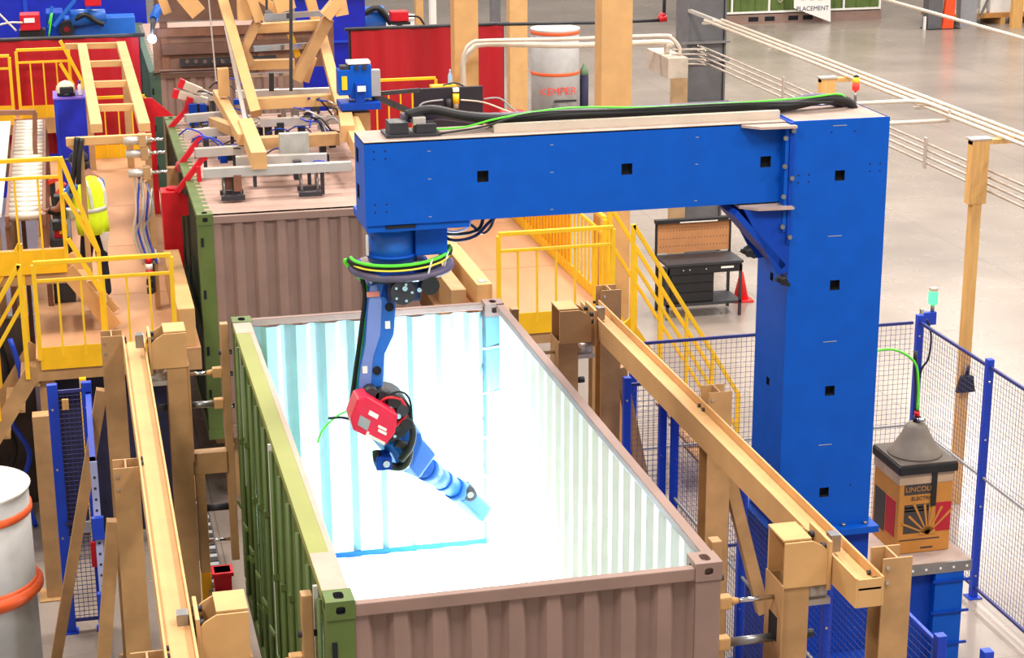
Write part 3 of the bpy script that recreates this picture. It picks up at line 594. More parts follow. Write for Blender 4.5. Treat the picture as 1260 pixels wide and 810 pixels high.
MB().box(-1.3, -1.25, 5.3, 7.1, .12, .18).box(-1.3, -1.25, 5.3, 7.1, 2.4, 2.46).box(-1.3, -1.25, 5.3, 5.35, 0, 2.46).box(-1.3, -1.25, 7.05, 7.1, .12, 2.46).build('gate_frame', FBLUE, gt)
mb = MB()
for k in range(40): mb.box(-1.28, -1.274, 5.35, 7.05, .2+k*.055, .204+k*.055)
stuff(mb.build('gate_mesh', MESHB, gt))
MB().box(-1.3, -1.24, 5.275, 5.298, .1, 2.44).build('perforated_strip', mat('strip_pale_blue', (170, 178, 226), .4, var=.03), gt)
for z in (.35, 1.05, 1.75): MB().box(-1.32, -1.22, 5.22, 5.274, z, z+.2).build('hinge_block', FBLUE, gt, .004)
mb = MB()
for k in range(22): mb.cyl((-1.27, 5.276, .2+k*.1), (-1.27, 5.27, .2+k*.1), .012, n=6)
stuff(mb.build('strip_holes', DARK, gt))
# signal lamp on the fence corner
t = thing('signal_lamp', 'green lit signal lamp on a blue bracket at the fence corner', 'signal light', (7.3, 7.42, 2.5))
MB().box(7.3, 7.46, 7.4, 7.46, 2.38, 2.52).build('bracket_box', FBLUE, t, .006); MB().box(7.28, 7.31, 7.4, 7.44, 2.45, 2.56).build('bracket_arm', CHROME, t)
MB().cyl((7.42, 7.43, 2.52), (7.42, 7.43, 2.6), .02).build('lamp_stem', STEEL, t); MB().box(7.38, 7.46, 7.39, 7.47, 2.6, 2.74).build('green_lens', LED_G, t, .01); MB().box(7.385, 7.455, 7.395, 7.465, 2.74, 2.78).build('lamp_cap', PIPE, t)
MB().tube([(7.3, 7.3, 2.48), (7.36, 7.3, 2.3), (7.34, 7.29, 2.05), (7.26, 7.29, 1.9), (7.22, 7.29, 1.4)], .012).build('lamp_cable', BLACK, t)

# ================================================================== WIRE BOX AND HOOD
x0, x1, y0, y1, z0, z1 = 5.80, 6.325, 4.6, 5.15, 1.122, 1.9
t = thing('wire_drum_box', 'brown cardboard welding wire box with dark and red printing on the blue pedestal', 'box', (6.06, 4.87, z0))
MB().box(x0, x1, y0, y1, z0, z1).build('carton', CARD, t, .01)
MB().box(x0-.003, x1+.003, y0-.003, y1+.003, z1-.1, z1+.0).build('film_band', FILM, t)
yf = y0-.004
MB().box(x0+.06, x0+.3, yf, yf+.003, z0+.2, z0+.48).build('dark_print', CARDD, t); MB().box(x0+.37, x0+.52, yf, yf+.003, z0+.2, z0+.48).build('red_print', CARDR, t)
c = Vector((x0+.3, 0, z0+.18))
for k in range(7):
    a = math.radians(20+k*20); L = .3 if k % 2 else .36
    e = c+Vector((-math.cos(a)*L*.85, 0, math.sin(a)*L))
    n = Vector((math.sin(a), 0, math.cos(a)))*.012
    p = [c+n*.4, c-n*.4, e-n, e+n]
    MB().prism([(max(x0+.04, q.x), q.z) for q in p], 'y', yf-.003, yf).build('printed_ray', CARD, t)
MB().prism([(c.x+.08*math.cos(a), c.z+.08*math.sin(a)) for a in [math.pi*i/10 for i in range(11)]], 'y', yf-.003, yf).build('printed_sun', CARD, t)
text('LINCOLN', .068, (x0+.205, yf-.001, z1-.15), math.pi/2, CARD, 'printed_word', t)
MB().box(x0+.05, x0+.36, yf+.001, yf+.003, z1-.2, z1-.1).build('word_panel', CARDD, t)
text('ELECTRIC', .05, (x0+.23, yf-.001, z1-.24), math.pi/2, CARDD, 'printed_word', t)
for k in range(2): MB().box(x0+.06, x0+.3, yf, yf+.003, z1-.335-k*.03, z1-.322-k*.03).build('small_print', CARDD, t)
MB().box(x0+.24, x0+.36, yf, yf+.003, z0+.04, z0+.055).build('small_print', CARDD, t)
MB().box(x0+.02, x0+.42, yf, yf+.003, z0+.13, z0+.14).build('small_print', CARDD, t)
MB().box(x0-.004, x0, y0+.06, y0+.26, z0+.15, z0+.5).build('red_print', CARDR, t); MB().box(x0-.004, x0, y0+.28, y0+.5, z0+.12, z0+.5).build('dark_print', CARDD, t)
MB().box(x0+.31, x0+.36, y0-.016, y0-.006, z1-.32, z1+.02).build('black_strap', BLACK, t)
h = thing('wire_hood', 'dusty grey cone hood with dark square base on top of the wire box', 'hood', (6.06, 4.87, z1))
MB().box(x0-.02, x1+.03, y0-.03, y1+.03, z1+.002, z1+.085).build('hood_base', BLACK, h, .012)
MB().box(x0-.01, x1+.02, y0-.02, y1+.02, z1+.085, z1+.1).build('hood_plate', mat('dark_hood_plate', (74, 64, 58), .6), h)
MB().lathe([(.25, .1), (.245, .115), (.2, .17), (.13, .29), (.1, .36), (.075, .39), (.04, .4)], (6.06, 4.87, z1), 24).build('hood_cone', HOODM, h)
MB().cyl((6.06, 4.87, z1+.4), (6.06, 4.87, z1+.45), .035).build('outlet', BLACK, h); MB().cyl((6.06, 4.87, z1+.45), (6.06, 4.87, z1+.5), .025).build('red_coupling', RED, h)
MB().cyl((6.04, 4.83, z1+.43), (6.12, 4.82, z1+.43), .018, n=8).build('fitting', CHROME, h)
MB().tube([(6.06, 4.87, z1+.5), (6.07, 4.9, z1+.75), (6.04, 4.95, z1+.95), (5.8, 4.9, z1+1.1), (5.5, 4.8, z1+1.12), (5.28, 4.72, z1+1.1)], .011, 6).build('wire_conduit', GRN, h)
MB().tube([(6.06, 4.87, z1+.49), (6.1, 5.0, z1+.7), (6.12, 5.1, z1+1.0)], .02, 6).build('black_conduit', BLACK, h)

# ================================================================== DECKS, RAILS AND STAIRS
def deck(label, x0, x1, y0, y1, z, legs, planks=None, beam=True):
    t = thing('steel_deck', label, 'deck', ((x0+x1)/2, (y0+y1)/2, 0))
    n = max(1, round((y1-y0)/1.22)); p = (y1-y0)/n
    for i in range(n): MB().box(x0, x1, y0+i*p+.003, y0+(i+1)*p-.003, z-.025-(i % 2)*.002, z-(i % 2)*.002).build('floor_panel', DECK, t)
    for a in (y0, y1-.06): MB().box(x0, x1, a, a+.06, z-.24, z-.027).build('edge_beam', TAN2, t)
    for a in (x0, x1-.06): MB().box(a, a+.06, y0+.06, y1-.06, z-.24, z-.027).build('side_beam', TAN2, t)
    for x, y in legs:
        mb = MB(); hsec(mb, x-.08, x+.08, y-.08, y+.08, 0, z-.24, 'y'); l = mb.build('leg', TAN2, t)
        MB().box(x-.13, x+.13, y-.13, y+.13, 0, .015).build('base_plate', TAN2, l)
    return t
ZD = 2.2
deck('left plywood work deck where the worker stands', -1.78, -.09, 9.1, 19.5, ZD, [(-1.69, 9.3), (-.3, 9.3), (-1.69, 13.5), (-.3, 13.5), (-1.69, 18.5), (-.3, 18.5)])
deck('right plywood work deck behind the yellow railing', 2.6, 4.42, 9.1, 19.5, ZD, [(2.75, 9.3), (4.3, 9.3), (2.75, 14), (4.3, 14), (2.75, 18.8), (4.3, 18.8)])
def rail(label, a, b, z, h=1.03, gap=.22, toe=.14, midp=.19, ends=True, skip=(), t=None, panel=None):
    a = Vector((*a, z)); b = Vector((*b, z)); d = (b-a); ln = d.length; d.normalize(); up = Vector((0, 0, 1))
    t = t or thing('guard_rail', label, 'railing', tuple((a+b)/2))
    MB().bar(a+up*h, b+up*h, .045, .045).build('top_rail', YEL, t, .006); MB().bar(a+up*(h-midp), b+up*(h-midp), .035, .035).build('mid_rail', YEL, t, .005)
    for p in (a, b): MB().bar(p, p+up*(h-.02), .045, .045).build('post', YEL, t)
    n = max(1, round(ln/gap))
    for i in range(1, n):
        p = a+d*ln*i/n; MB().bar(p+up*.02, p+up*(h-midp), .022, .022).build('baluster', YEL, t)
    if toe: MB().bar(a+up*(toe/2-.06), b+up*(toe/2-.06), .012, toe+.1).build('toe_board', YEL2, t)
    return t
rail('yellow railing across the front of the left deck above the blue fence panel', (-1.73, 9.07), (-.35, 9.07), ZD)
r_ = rail('yellow railing across the front of the right deck under the blue beam', (3.12, 9.07), (4.4, 9.07), ZD)
r_ = rail('long yellow railing running back along the right deck edge', (4.43, 9.5), (4.43, 14.6), ZD, gap=.16)
MB().box(4.45, 4.46, 11.0, 15.8, ZD+.05, ZD+.95).build('sheet_panel', mat('amber_sheet', (240, 178, 62), .5, var=.04), r_)
# ship stairs
def stairs(label, x0, dirx, y0, y1, ztop, zbot, rise=.245, rail_near=True, h=1.02):
    sl = 1.62; run = (ztop-zbot)/sl; x1 = x0+dirx*run
    t = thing('stairs', label, 'stairs', ((x0+x1)/2, (y0+y1)/2, zbot))
    for y in (y0, y1): MB().bar((x0, y, ztop-.1), (x1, y, zbot+.02), .03, .17, (0, 0, 1)).build('stringer', YEL2 if dirx > 0 else TAN2, t)
    n = int((ztop-zbot)/rise)
    for i in range(1, n):
        x = x0+dirx*run*i/n; z = ztop-(ztop-zbot)*i/n
        MB().box(min(x, x-dirx*.2), max(x, x-dirx*.2), y0+.016, y1-.016, z-.03, z).build('tread', TAN2, t)
    k = max(2, round(run/.33))
    for y in (y0-.03, y1+.03):
        for dz, r in ((h, .045), (h-.42, .038)):
            MB().bar((x0+dirx*.08, y, ztop+dz), (x1, y, zbot+dz+.13), r, r).build('hand_rail' if dz == h else 'stair_mid_rail', YEL, t, .005)
        for i in range(k+1):
            f = i/k; x = x0+dirx*.08+(x1-x0-dirx*.08)*f; z = ztop-(ztop-zbot-.13)*f
            MB().bar((x, y, z-.12 if i else z-.2), (x, y, z+h), .045 if i in (0, k) else .032, .045 if i in (0, k) else .032).build('stair_post', YEL, t)
    return t
stairs('steep yellow-railed stairs going down from the right deck behind the mesh fence', 4.58, 1, 9.2, 10.05, ZD, 0)
stairs('steep yellow-railed stairs going down at the left edge of the picture', -1.79, -1, 9.12, 9.95, ZD, 0)
# upper platform and its small stairs
ZU = 3.0
deck('upper platform at the far left, a step above the work deck', -3.4, -1.42, 9.98, 10.62, ZU, [(-3.2, 10.2)])
r_ = rail('yellow railing on the upper platform at the left edge', (-3.3, 9.94), (-1.4, 9.94), ZU, h=1.12, gap=.24, toe=.16)
t = thing('step_stairs', 'short stairs with slanted yellow rails from upper platform to the work deck', 'stairs', (-1.2, 10.2, ZD))
for y in (10.0, 10.58): MB().bar((-1.41, y, ZU-.1), (-.95, y, ZD+.02), .03, .17).build('stringer', TAN, t)
for i in (1, 2): MB().box(-1.41+i*.15-.1, -1.41+i*.15+.1, 10.02, 10.56, ZU-i*.25-.03, ZU-i*.25).build('tread', TAN2, t)
for k, (a, b) in enumerate((((74, 193), (121, 309)), ((79, 238), (121, 309)), ((84, 294), (125, 360)))):
    MB().bar(at(*a, y=9.89+k*.006), at(*b, y=9.89+k*.006), .045, .045, (0, 1, 0)).build('slanted_rail', YEL, t)
p = at(121, 309, y=9.91); MB().bar((p.x, p.y, ZD), p, .045, .045).build('post', YEL, t)
# steel boxes along the deck edges
solo(MB().box(-.31, -.13, 9.15, 11.7, ZD, 2.62), 'edge_box_beam', TAN, 'tan box beam along the right edge of the left deck beside the olive container', 'steel beam', None, .008)
b_ = thing('box_rail_beam', 'tan box beam with small slotted end on the right deck under the robot base', 'steel beam', (3.0, 10.5, ZD))
MB().box(2.93, 3.1, 9.3, 11.9, ZD+.12, 2.62).build('beam_body', TAN, b_, .006); MB().box(2.97, 3.06, 9.38, 9.5, 2.621, 2.626).build('end_slot', GREY, b_)
MB().box(2.93, 3.1, 9.5, 9.62, ZD+.001, ZD+.12).box(2.93, 3.1, 11.5, 11.62, ZD+.001, ZD+.12).build('beam_foot', TAN2, b_)
MB().box(2.9, 2.935, 11.2, 11.35, 2.3, 2.6).build('paper_tag', WHITE, b_)
solo(MB().box(2.66, 2.83, 9.4, 11.6, ZD, 2.55).box(2.66, 2.83, 11.2, 11.6, 2.55, 2.72), 'edge_box_beam', TAN2, 'worn tan box beam on the right deck beside the taupe container end', 'steel beam', None, .008)
solo(MB().cyl((3.3, 12.2, ZD), (3.3, 12.2, ZD+.14), .035, n=12).cyl((3.3, 12.2, ZD+.14), (3.3, 12.2, ZD+.16), .03, .012, n=12), 'red_spray_can', RED, 'small red can standing on the right deck by the tan box beam', 'can')
MBk = MB().tube([(4.0, 14.3, ZD+.03), (4.1, 14.4, ZD+.1), (4.2, 14.2, ZD+.04), (4.05, 14.1, ZD+.09), (3.95, 14.25, ZD+.04), (4.15, 14.35, ZD+.05)], .035, 6)
solo(MBk, 'cable_heap', DARK, 'small heap of dark cable on the right deck floor', 'cable')
# things under the left deck
solo(MB().box(-1.62, -.35, 9.6, 9.7, 0, 1.9), 'tarp_panel', PURP, 'dark navy panel under the left deck', 'panel')
solo(MB().box(-3.6, -1.86, 10.7, 10.8, 0, 2.2), 'shade_sheet', mat('brown_shade', (74, 60, 54), .8, var=.3, scale=3), 'dark brown sheet for the shade under the upper platform at the left edge', 'panel')  # dark sheet added in place of the shade beneath the platform
solo(MB().box(-1.36, -1.29, 8.95, 9.02, 0, 2.0), 'yellow_post', YEL, 'yellow post under the front of the left deck behind the blue gate', 'post', None, .004)
for i, (x, y, lab) in enumerate(((-2.05, 9.9, 'blue cable hanging in the dark under the upper platform'), (-2.2, 10.2, 'dark cable hanging in the dark under the upper platform'))):
    solo(MB().tube([(x, y, 2.2), (x+.08, y, 1.7), (x-.06, y, 1.3), (x+.1, y, .9), (x, y, .5), (x+.1, y, .03)], .03, 6), 'hanging_cable', FBLUE if i == 0 else BLACK, lab, 'cable')
solo(MB().box(-1.83, -1.66, 8.0, 8.17, .015, 1.95).box(-1.9, -1.6, 7.92, 8.25, 0, .015), 'deck_prop', TAN2, 'tan steel prop post with base plate left of the blue fence panel', 'post', None, .004)
# near filter drum
def drum(label, c, r, z0, z1, rings, top=True):
    t = thing('filter_drum', label, 'drum', (*c, z0))
    MB().lathe([(r, z0), (r, z1)], (*c, 0), 40).build('drum_body', DRUMM, t)
    MB().lathe([(r*.9, z1-.1), (r+.01, z1-.0), (r+.02, z1+.02), (r-.02, z1+.03), (r-.05, z1+.01)], (*c, 0), 40).build('drum_lid', WHITE, t)
    for z in rings: MB().lathe([(r+.002, z-.035), (r+.018, z-.025), (r+.018, z+.025), (r+.002, z+.035)], (*c, 0), 40).build('orange_ring', ORANGE, t)
    return t
d_ = drum('pale grey filter drum with orange rings at the near left edge', (-2.27, 4.9), .47, 0, 2.44, (2.26, 1.62))
MB().lathe([(.472, 1.5), (.53, 1.56), (.53, 1.6), (.472, 1.64)], (-2.27, 4.9, 0), 40).build('drum_flange', ORANGE, d_)

# ================================================================== RIGHT BACKGROUND
wb = thing('workbench', 'black steel workbench with brown pegboard back and lower shelf', 'workbench', (7.85, 16.1, 0))
for x, y in ((7.27, 15.86), (8.42, 15.86), (7.27, 16.4), (8.42, 16.4)): MB().box(x-.02, x+.02, y-.02, y+.02, 0, .8).build('leg', DARK, wb)
MB().box(7.24, 8.45, 15.82, 16.44, .83, .87).build('worktop', DARK, wb, .004)
MB().box(7.26, 8.43, 15.84, 15.86, .7, .83).build('apron', BLACK, wb); MB().box(7.25, 8.44, 15.84, 16.42, .2, .24).build('lower_shelf', DARK, wb)
cb = MB().box(7.3, 8.0, 15.87, 16.38, .245, .699).build('drawer_cabinet', BLACK, wb, .004)
for k in range(3): MB().box(7.32, 7.98, 15.855, 15.87, .27+k*.145, .4+k*.145).build('drawer', BLACK, wb, .004)
for x in (7.5, 7.6, 7.86): MB().cyl((x, 15.84, .77), (x, 15.82, .77), .012, n=8).build('knob', CHROME, wb)
MB().box(8.1, 8.3, 15.834, 15.84, .76, .79).build('name_plate', WHITE, wb)
MB().box(7.27, 8.43, 16.4, 16.42, .9, 1.36).build('pegboard', PEG, wb)
mb = MB()
for k in range(22):
    for z in (1.0, 1.12, 1.24): mb.cyl((7.32+k*.05, 16.401, z), (7.32+k*.05, 16.398, z), .008, n=6)
stuff(mb.build('peg_holes', CARDD, wb))
for x in (7.25, 8.43): MB().box(x-.012, x+.014, 16.385, 16.43, .87, 1.4).build('upright', BLACK, wb)
MB().box(7.22, 8.47, 16.33, 16.43, 1.37, 1.43).build('lamp_hood', BLACK, wb, .006); MB().box(7.6, 8.2, 16.322, 16.33, 1.375, 1.39).build('lamp_tube', WHITE, wb); MB().box(8.38, 8.42, 16.32, 16.33, 1.39, 1.41).build('switch', WHITE, wb)
def cone(label, x, y, h=.46, r=.12):
    t = thing('traffic_cone', label, 'cone', (x, y, 0))
    MB().lathe([(r, .03), (r*.3, h*.9), (r*.24, h)], (x, y, 0), 18).build('cone_body', mat('cone_red', (236, 40, 36), .5), t); MB().box(x-r*1.35, x+r*1.35, y-r*1.35, y+r*1.35, 0, .03).build('cone_base', mat('cone_base_red', (226, 40, 40), .6), t, .006)
cone('red traffic cone on the floor right of the workbench', 8.72, 16.62)
gc = thing('building_column', 'dark grey steel building column behind the workbench', 'column', (9.05, 19.8, 0))
mb = MB(); hsec(mb, 8.72, 9.4, 19.5, 20.1, 0, 12, 'x', .03); mb.build('column_shaft', GREYD, gc)
MB().box(8.76, 9.36, 19.54, 19.78, 0, 12).build('column_infill', GREYD, gc)
for z in (1.9, 2.6, 3.3, 3.6): MB().box(8.6, 9.45, 19.44, 19.48, z, z+.04).build('column_strap', STEEL, gc)
solo(MB().box(8.42, 8.68, 19.3, 19.43, 0, 3.3), 'timber_post', mat('grey_tan_post', (170, 140, 104), .6), 'tan post strapped to the left side of the grey column', 'post')
jb = thing('junction_box', 'pale grey junction box beside the grey column, above the workbench', 'electrical box', (8.07, 17.75, 3.25))
ja = at(822, 97, y=17.2); jc = at(847, 71, y=17.2); MB().box(ja.x, jc.x, 17.2, 18.3, ja.z, jc.z).build('box_body', mat('beige_grey_box', (186, 174, 160), .5), jb, .006)
MB().bar((ja.x+.2, 18.301, ja.z+.1), (8.9, 19.49, ja.z+.1), .05, .05).build('wall_arm', STEEL, jb)
for k in (1, 2): MB().box(ja.x-.002, ja.x+.001, 17.2+k*.36, 17.21+k*.36, ja.z, jc.z).build('box_seam', GREY, jb)
pz = 3.44
cdt = thing('conduit_pair', 'pair of pale bent conduits running left from the junction box', 'conduit', (6.5, 18.7, 3))
for i, (dy, v) in enumerate(((0, 44), (.25, 52))):
    Y = 17.45+dy
    MB().tube([(jc.x-.06-i*.12, Y, jc.z+.004), (jc.x-.06-i*.12, Y, jc.z+.12), at(826, v+3, y=Y), at(812, v, y=Y), at(700, v+4, y=Y), at(600, v+(2 if i else 6), y=Y), at(580, v+9, y=Y), at(570, v+25, y=Y), at(570, 95, y=Y), at(570, 190, y=Y)], .045 if i else .03, 8).build('conduit', PIPE, cdt)
# pipe racks
pr = thing('pipe_rack', 'upper rack of pale pipes carried by the tan posts across the hall floor', 'pipes', (8.6, 12, 4.2))
for k, (x, z) in enumerate(((8.46, 4.2), (8.6, 4.2), (8.74, 4.2))): MB().tube([(x, 5.5, z), (x, 17.9, z)], .024, 8, 1).build('pipe', PIPE, pr)
MB().box(8.42, 8.78, 17.86, 17.92, 4.14, 4.172).box(8.72, 8.78, 17.92, 19.49, 4.12, 4.172).build('column_bracket', ALU, pr)
MB().tube([(8.46, 9.4, 4.25), (8.46, 9.9, 4.25), (8.38, 10.1, 4.25), (8.1, 10.15, 4.25), (7.0, 10.15, 4.25)], .025, 8).build('branch_pipe', PIPE, pr); MB().tube([(8.46, 9.4, 4.15), (7.0, 9.4, 4.15)], .025, 8, 1).build('branch_pipe', PIPE, pr)
for y in (10.2, 15): MB().box(8.4, 8.85, y-.03, y+.03, 4.14, 4.172).build('rack_arm', ALU, pr)
pr = thing('pipe_rack', 'lower rack of four thin grey pipes with upright clamps, under the tan pipe rack', 'pipes', (8.3, 12, 3.6))
for k in range(4): MB().tube([(8.36, 5.5, 3.6+k*.075), (8.36, 16.9, 3.6+k*.075), (8.3, 17.3, 3.6+k*.075), (8.15, 17.45, 3.6+k*.075), (7.8, 17.5, 3.6+k*.075)], .016, 6, 3).build('pipe', mat('thin_pipe', (190, 178, 166), .35, .4), pr)
for y in (6.6, 9.7, 14.2): MB().box(8.325, 8.342, y-.03, y+.03, 3.54, 3.9).build('pipe_clamp', ALU, pr)
def post(label, x, y, zt, brush=False):
    t = thing('support_post', label, 'post', (x, y, 0))
    MB().box(x-.055, x+.055, y-.05, y+.05, 0, zt-.7).build('lower_post', WOODP, t); MB().box(x-.1, x+.1, y-.06, y+.06, zt-.7, zt-.002).build('upper_post', WOODP, t, .004)
    MB().box(x-.1, x+.55, y-.05, y+.05, zt-.05, zt).build('arm', WOODP, t); MB().box(x-.12, x+.12, y-.07, y+.07, zt, zt+.02).build('cap_rail', ALU, t)
post('tall tan support post standing behind the right fence', 8.2, 8.15, 4.18)
post('tan support post whose top shows over the gantry column', 8.2, 12.35, 4.18)
t = thing('hanging_broom', 'black angled broom head hanging on the tan post behind the fence', 'broom', (8.13, 8.06, 1.5))
p = at(1187, 482, y=8.04); q = at(1189, 462, y=8.04)
MB().prism([(p.x-.11, p.z), (p.x+.11, p.z), (p.x+.075, q.z), (p.x-.06, q.z)], 'y', 8.0, 8.06).build('broom_head', BLACK, t, .006)
MB().cyl((q.x, 8.03, q.z), (q.x+.02, 8.03, q.z+.12), .025, .015, n=8).build('broom_socket', BLACK, t)
# far green containers and sign
gc = thing('shipping_container', 'green container with white trim far across the hall floor', 'container', (21.5, 47.9, 0))
MB().prism(corr(18.5, 24.4, 46.75, .05, .5), 'z', .34, 2.4).build('front_panel', GREEN, gc); MB().box(18.45, 24.5, 46.72, 49.1, .0, .3).build('bottom_rail', TAUPE, gc)
MB().box(18.45, 24.5, 46.85, 49.1, .3, 2.5).build('container_body', GREEN, gc)
for x in (19.35, 20.6, 21.9, 23.15, 24.4): MB().box(x, x+.06, 46.7, 46.75, .36, 2.4).build('white_trim', WHITE, gc)
MB().box(18.5, 24.46, 46.69, 46.74, .34, .4).build('white_trim', WHITE, gc)
for x in (19.95, 20.5, 21.3, 21.8): MB().box(x, x+.33, 46.71, 46.72, .08, .22).build('fork_pocket', HOLE, gc)
MB().box(24.0, 24.2, 46.69, 46.7, .75, 1.1).build('notice', mat('notice_tan', (220, 196, 130), .6), gc); MB().bar((20.92, 46.69, .72), (21.0, 46.69, .66), .03, .02).bar((21.0, 46.69, .66), (21.12, 46.69, .8), .03, .02).build('check_mark', PIPE, gc)
sg = thing('banner_sign', 'white placement sign hanging in front of the green container', 'sign', tuple(at(1000, 10, y=46.2)))
P4 = [at(u, v, y=46.2) for u, v in ((977, -22), (1022, -22), (1022, 27), (977, 10))]
MB().prism([(p.x, p.z) for p in P4], 'y', 46.2, 46.22).build('sign_sheet', WHITE, sg)
p = at(1000, 10.5, y=46.19); text('PLACEMENT', .2, p, math.pi/2, mat('sign_ink', (60, 58, 96), .6), 'sign_word', sg)
for k in range(3): a = at(986+k*10, 0, y=46.19); MB().box(a.x, a.x+.18, 46.19, 46.2, a.z, a.z+.07).build('worn_print', bpy.data.materials['sign_ink'], sg)
p = at(1153, 36, z=0); y = p.y
t = thing('rack_upright', 'dark grey rack upright with orange guard on a black foot, far right', 'rack post', tuple(p))
MB().box(p.x-.32, p.x+.15, y, y+.4, .02, 3).build('upright', GREYD, t); MB().box(p.x-.36, p.x+.75, y-.12, y+.45, 0, .02).build('foot', BLACK, t); MB().prism([(p.x+.16, .02), (p.x+.52, .02), (p.x+.6, 2.2), (p.x+.36, 2.2)], 'y', y-.06, y+.1).build('orange_guard', mat('guard_orange', (250, 84, 40), .5), t)
MB().box(p.x-.44, p.x-.38, y, y+.1, 0, .4).build('white_tag', WHITE, t)
p = at(1191, 33, z=0)
t = thing('rack_upright', 'plain grey rack upright behind the orange guarded one, far right', 'rack post', tuple(p))
MB().box(p.x-.28, p.x+.28, p.y, p.y+.4, 0, 3).build('upright', GREY, t); MB().bar((p.x+.4, p.y, .3), (p.x+1.2, p.y, 2.2), .06, .06).build('brace', STEEL, t)
p = at(1235, 30, z=0)
t = thing('pallet', 'long tan timber pallet carrying white goods at the far right corner', 'pallet', (27.6, p.y+.6, 0))
for k in range(5): MB().box(25.6+k*1.0, 25.75+k*1.0, p.y, p.y+1.4, 0, .22).build('pallet_block', WOODP, t)
for k in range(3): MB().box(25.5, 30, p.y+k*.55, p.y+k*.55+.3, .22, .36).build('pallet_board', mat('pallet_board', (186, 130, 70), .7), t)
for k in range(5):
    solo(MB().box(25.7+k*.3, 25.94+k*.3, p.y+.1, p.y+1.2, .36, .5).box(25.72+k*.3, 25.92+k*.3, p.y+.12, p.y+1.2, .5, 1.7), 'white_roll', WHITE, ['leftmost', 'second', 'middle', 'fourth', 'fifth'][k]+' upright white panel of the row on the far pallet', 'panel', 'white panels on the far pallet', .02)
solo(MB().box(27.25, 29.8, p.y+.1, p.y+1.2, .36, 1.7), 'white_crate', WHITE, 'large white block on the far pallet at the corner', 'crate', None, .02)
p = at(1247, 34, z=0); solo(MB().box(p.x-.18, p.x+.18, p.y-.2, p.y-.05, 0, 3), 'timber_post', WOODP, 'tan rack post in front of the large white block', 'post')
solo(MB().tube([(11.9, 5, 4.3), (11.9, 45, 4.3)], .03, 6, 1), 'overhead_pipe', PIPE, 'single thin pale overhead pipe crossing the far floor at upper right', 'pipe')
# masts
for (x0, x1, y, zb, lab) in ((4.78, 5.15, 10.9, 0, 'widest tan mast rising behind the right stairs'), (4.5, 4.87, 18.0, 0, 'tan mast left of the bent conduits, in front of the red curtain'), (7.72, 8.1, 28, 0, 'tan mast just left of the grey fume drum')):
    t = thing('steel_mast', lab, 'mast', ((x0+x1)/2, y, zb))
    MB().box(x0, x1, y, y+.3, zb+.02, 9.5).build('mast_body', TAN, t, .006); MB().box(x0-.08, x1+.08, y-.08, y+.38, zb, zb+.02).build('base_plate', TAN2, t)
# fume drum, gas bottle
c = at(683, 33, z=2.4); c = Vector((c.x, c.y, 0))
fd = drum('tall grey fume filter drum with orange rings behind the gantry beam', (c.x, c.y), .54, 0, 2.36, (2.3, 1.4))
p = at(687, 113, y=c.y-.56)
text('KEMPER', .235, (p.x, c.y-.56, p.z), math.pi/2, mat('ink_red', (232, 70, 56), .5), 'drum_lettering', fd); MB().box(p.x-.1, p.x+.42, c.y-.565, c.y-.56, p.z-.24, p.z-.19).build('small_lettering', DARK, fd)
MB().box(c.x-.2, c.x-.08, c.y-.7, c.y-.6, 0, .75).build('drum_pipe', STEEL, fd); MB().box(c.x-.5, c.x-.26, c.y-.7, c.y-.58, .12, .42).build('drum_fan', DARK, fd)
t = thing('gas_bottle', 'dark gas bottle with green top right of the fume drum', 'gas bottle', (c.x+.68, c.y, 0))
MB().cyl((c.x+.68, c.y, 0), (c.x+.68, c.y, 1.3), .1).build('bottle', PURP, t); MB().lathe([(.1, 1.3), (.09, 1.42), (.04, 1.5), (.03, 1.55)], (c.x+.68, c.y, 0), 14).build('bottle_top', mat('green_grey', (110, 140, 110), .5), t)

# ================================================================== REAR STATION
def curtain(label, x0, x1, y, z0, z1):
    t = thing('weld_curtain', label, 'curtain', ((x0+x1)/2, y, z0))
    n = int((x1-x0)*18); front = [(x0+(x1-x0)*i/n, y+.012*math.sin(i*1.1)+.016*math.sin(i*.37)) for i in range(n+1)]
    MB().prism(front+[(a, b+.006) for a, b in reversed(front)], 'z', z0, z1).build('curtain_sheet', REDC, t)
    MB().tube([(x0-.1, y, z1+.02), (x1+.1, y, z1+.02)], .03, 8, 1).build('curtain_rod', DARK, t)
    for x in (x0, x1): MB().box(x-.03, x+.03, y+.06, y+.12, 0, z1).build('curtain_post', DARK, t)
curtain('red welding curtain behind the tan mast, right of the tooling frame', 3.36, 5.95, 21, 1.9, 3.82)
curtain('red welding curtain behind the yellow railings at upper left', -3.4, -.14, 20.0, 2.2, 3.99)
solo(MB().tube([at(612, 30, y=20.6), at(735, 28, y=20.6), at(812, 25, y=20.6)], .03, 6, 1).tube([at(817, 22, y=20.6), at(818, -20, y=20.6)], .03, 6, 1), 'air_pipe', DARK, 'dark air pipe running right from the curtain rod to the red fitting', 'pipe')
p = at(815, 23, y=20.6); solo(MB().cyl(p+Vector((-.06, 0, 0)), p+Vector((.07, 0, 0)), .06, n=10).cyl(p, p+Vector((0, 0, .1)), .045, n=8), 'red_fitting', RED, 'red pipe fitting at the corner of the dark air pipe', 'pipe fitting')
rail('yellow railing in front of the red curtain behind the black valve board', (3.3, 19.3), (4.45, 19.3), 2.2, h=1.05, gap=.2)
rail('yellow railing at the far end of the left deck before the red curtain', (-.95, 19.4), (-.12, 19.4), 2.2, h=.95, gap=.2, toe=.22)
rail('yellow railing on the far upper platform before the red curtain', (-2.0, 19.6), (-1.22, 19.6), 2.85, h=1.05, gap=.18, toe=.2)
rail('short yellow railing at the far left picture edge before the red curtain', (-2.6, 19.4), (-2.1, 19.4), 2.9, h=.95, gap=.25, toe=.2)
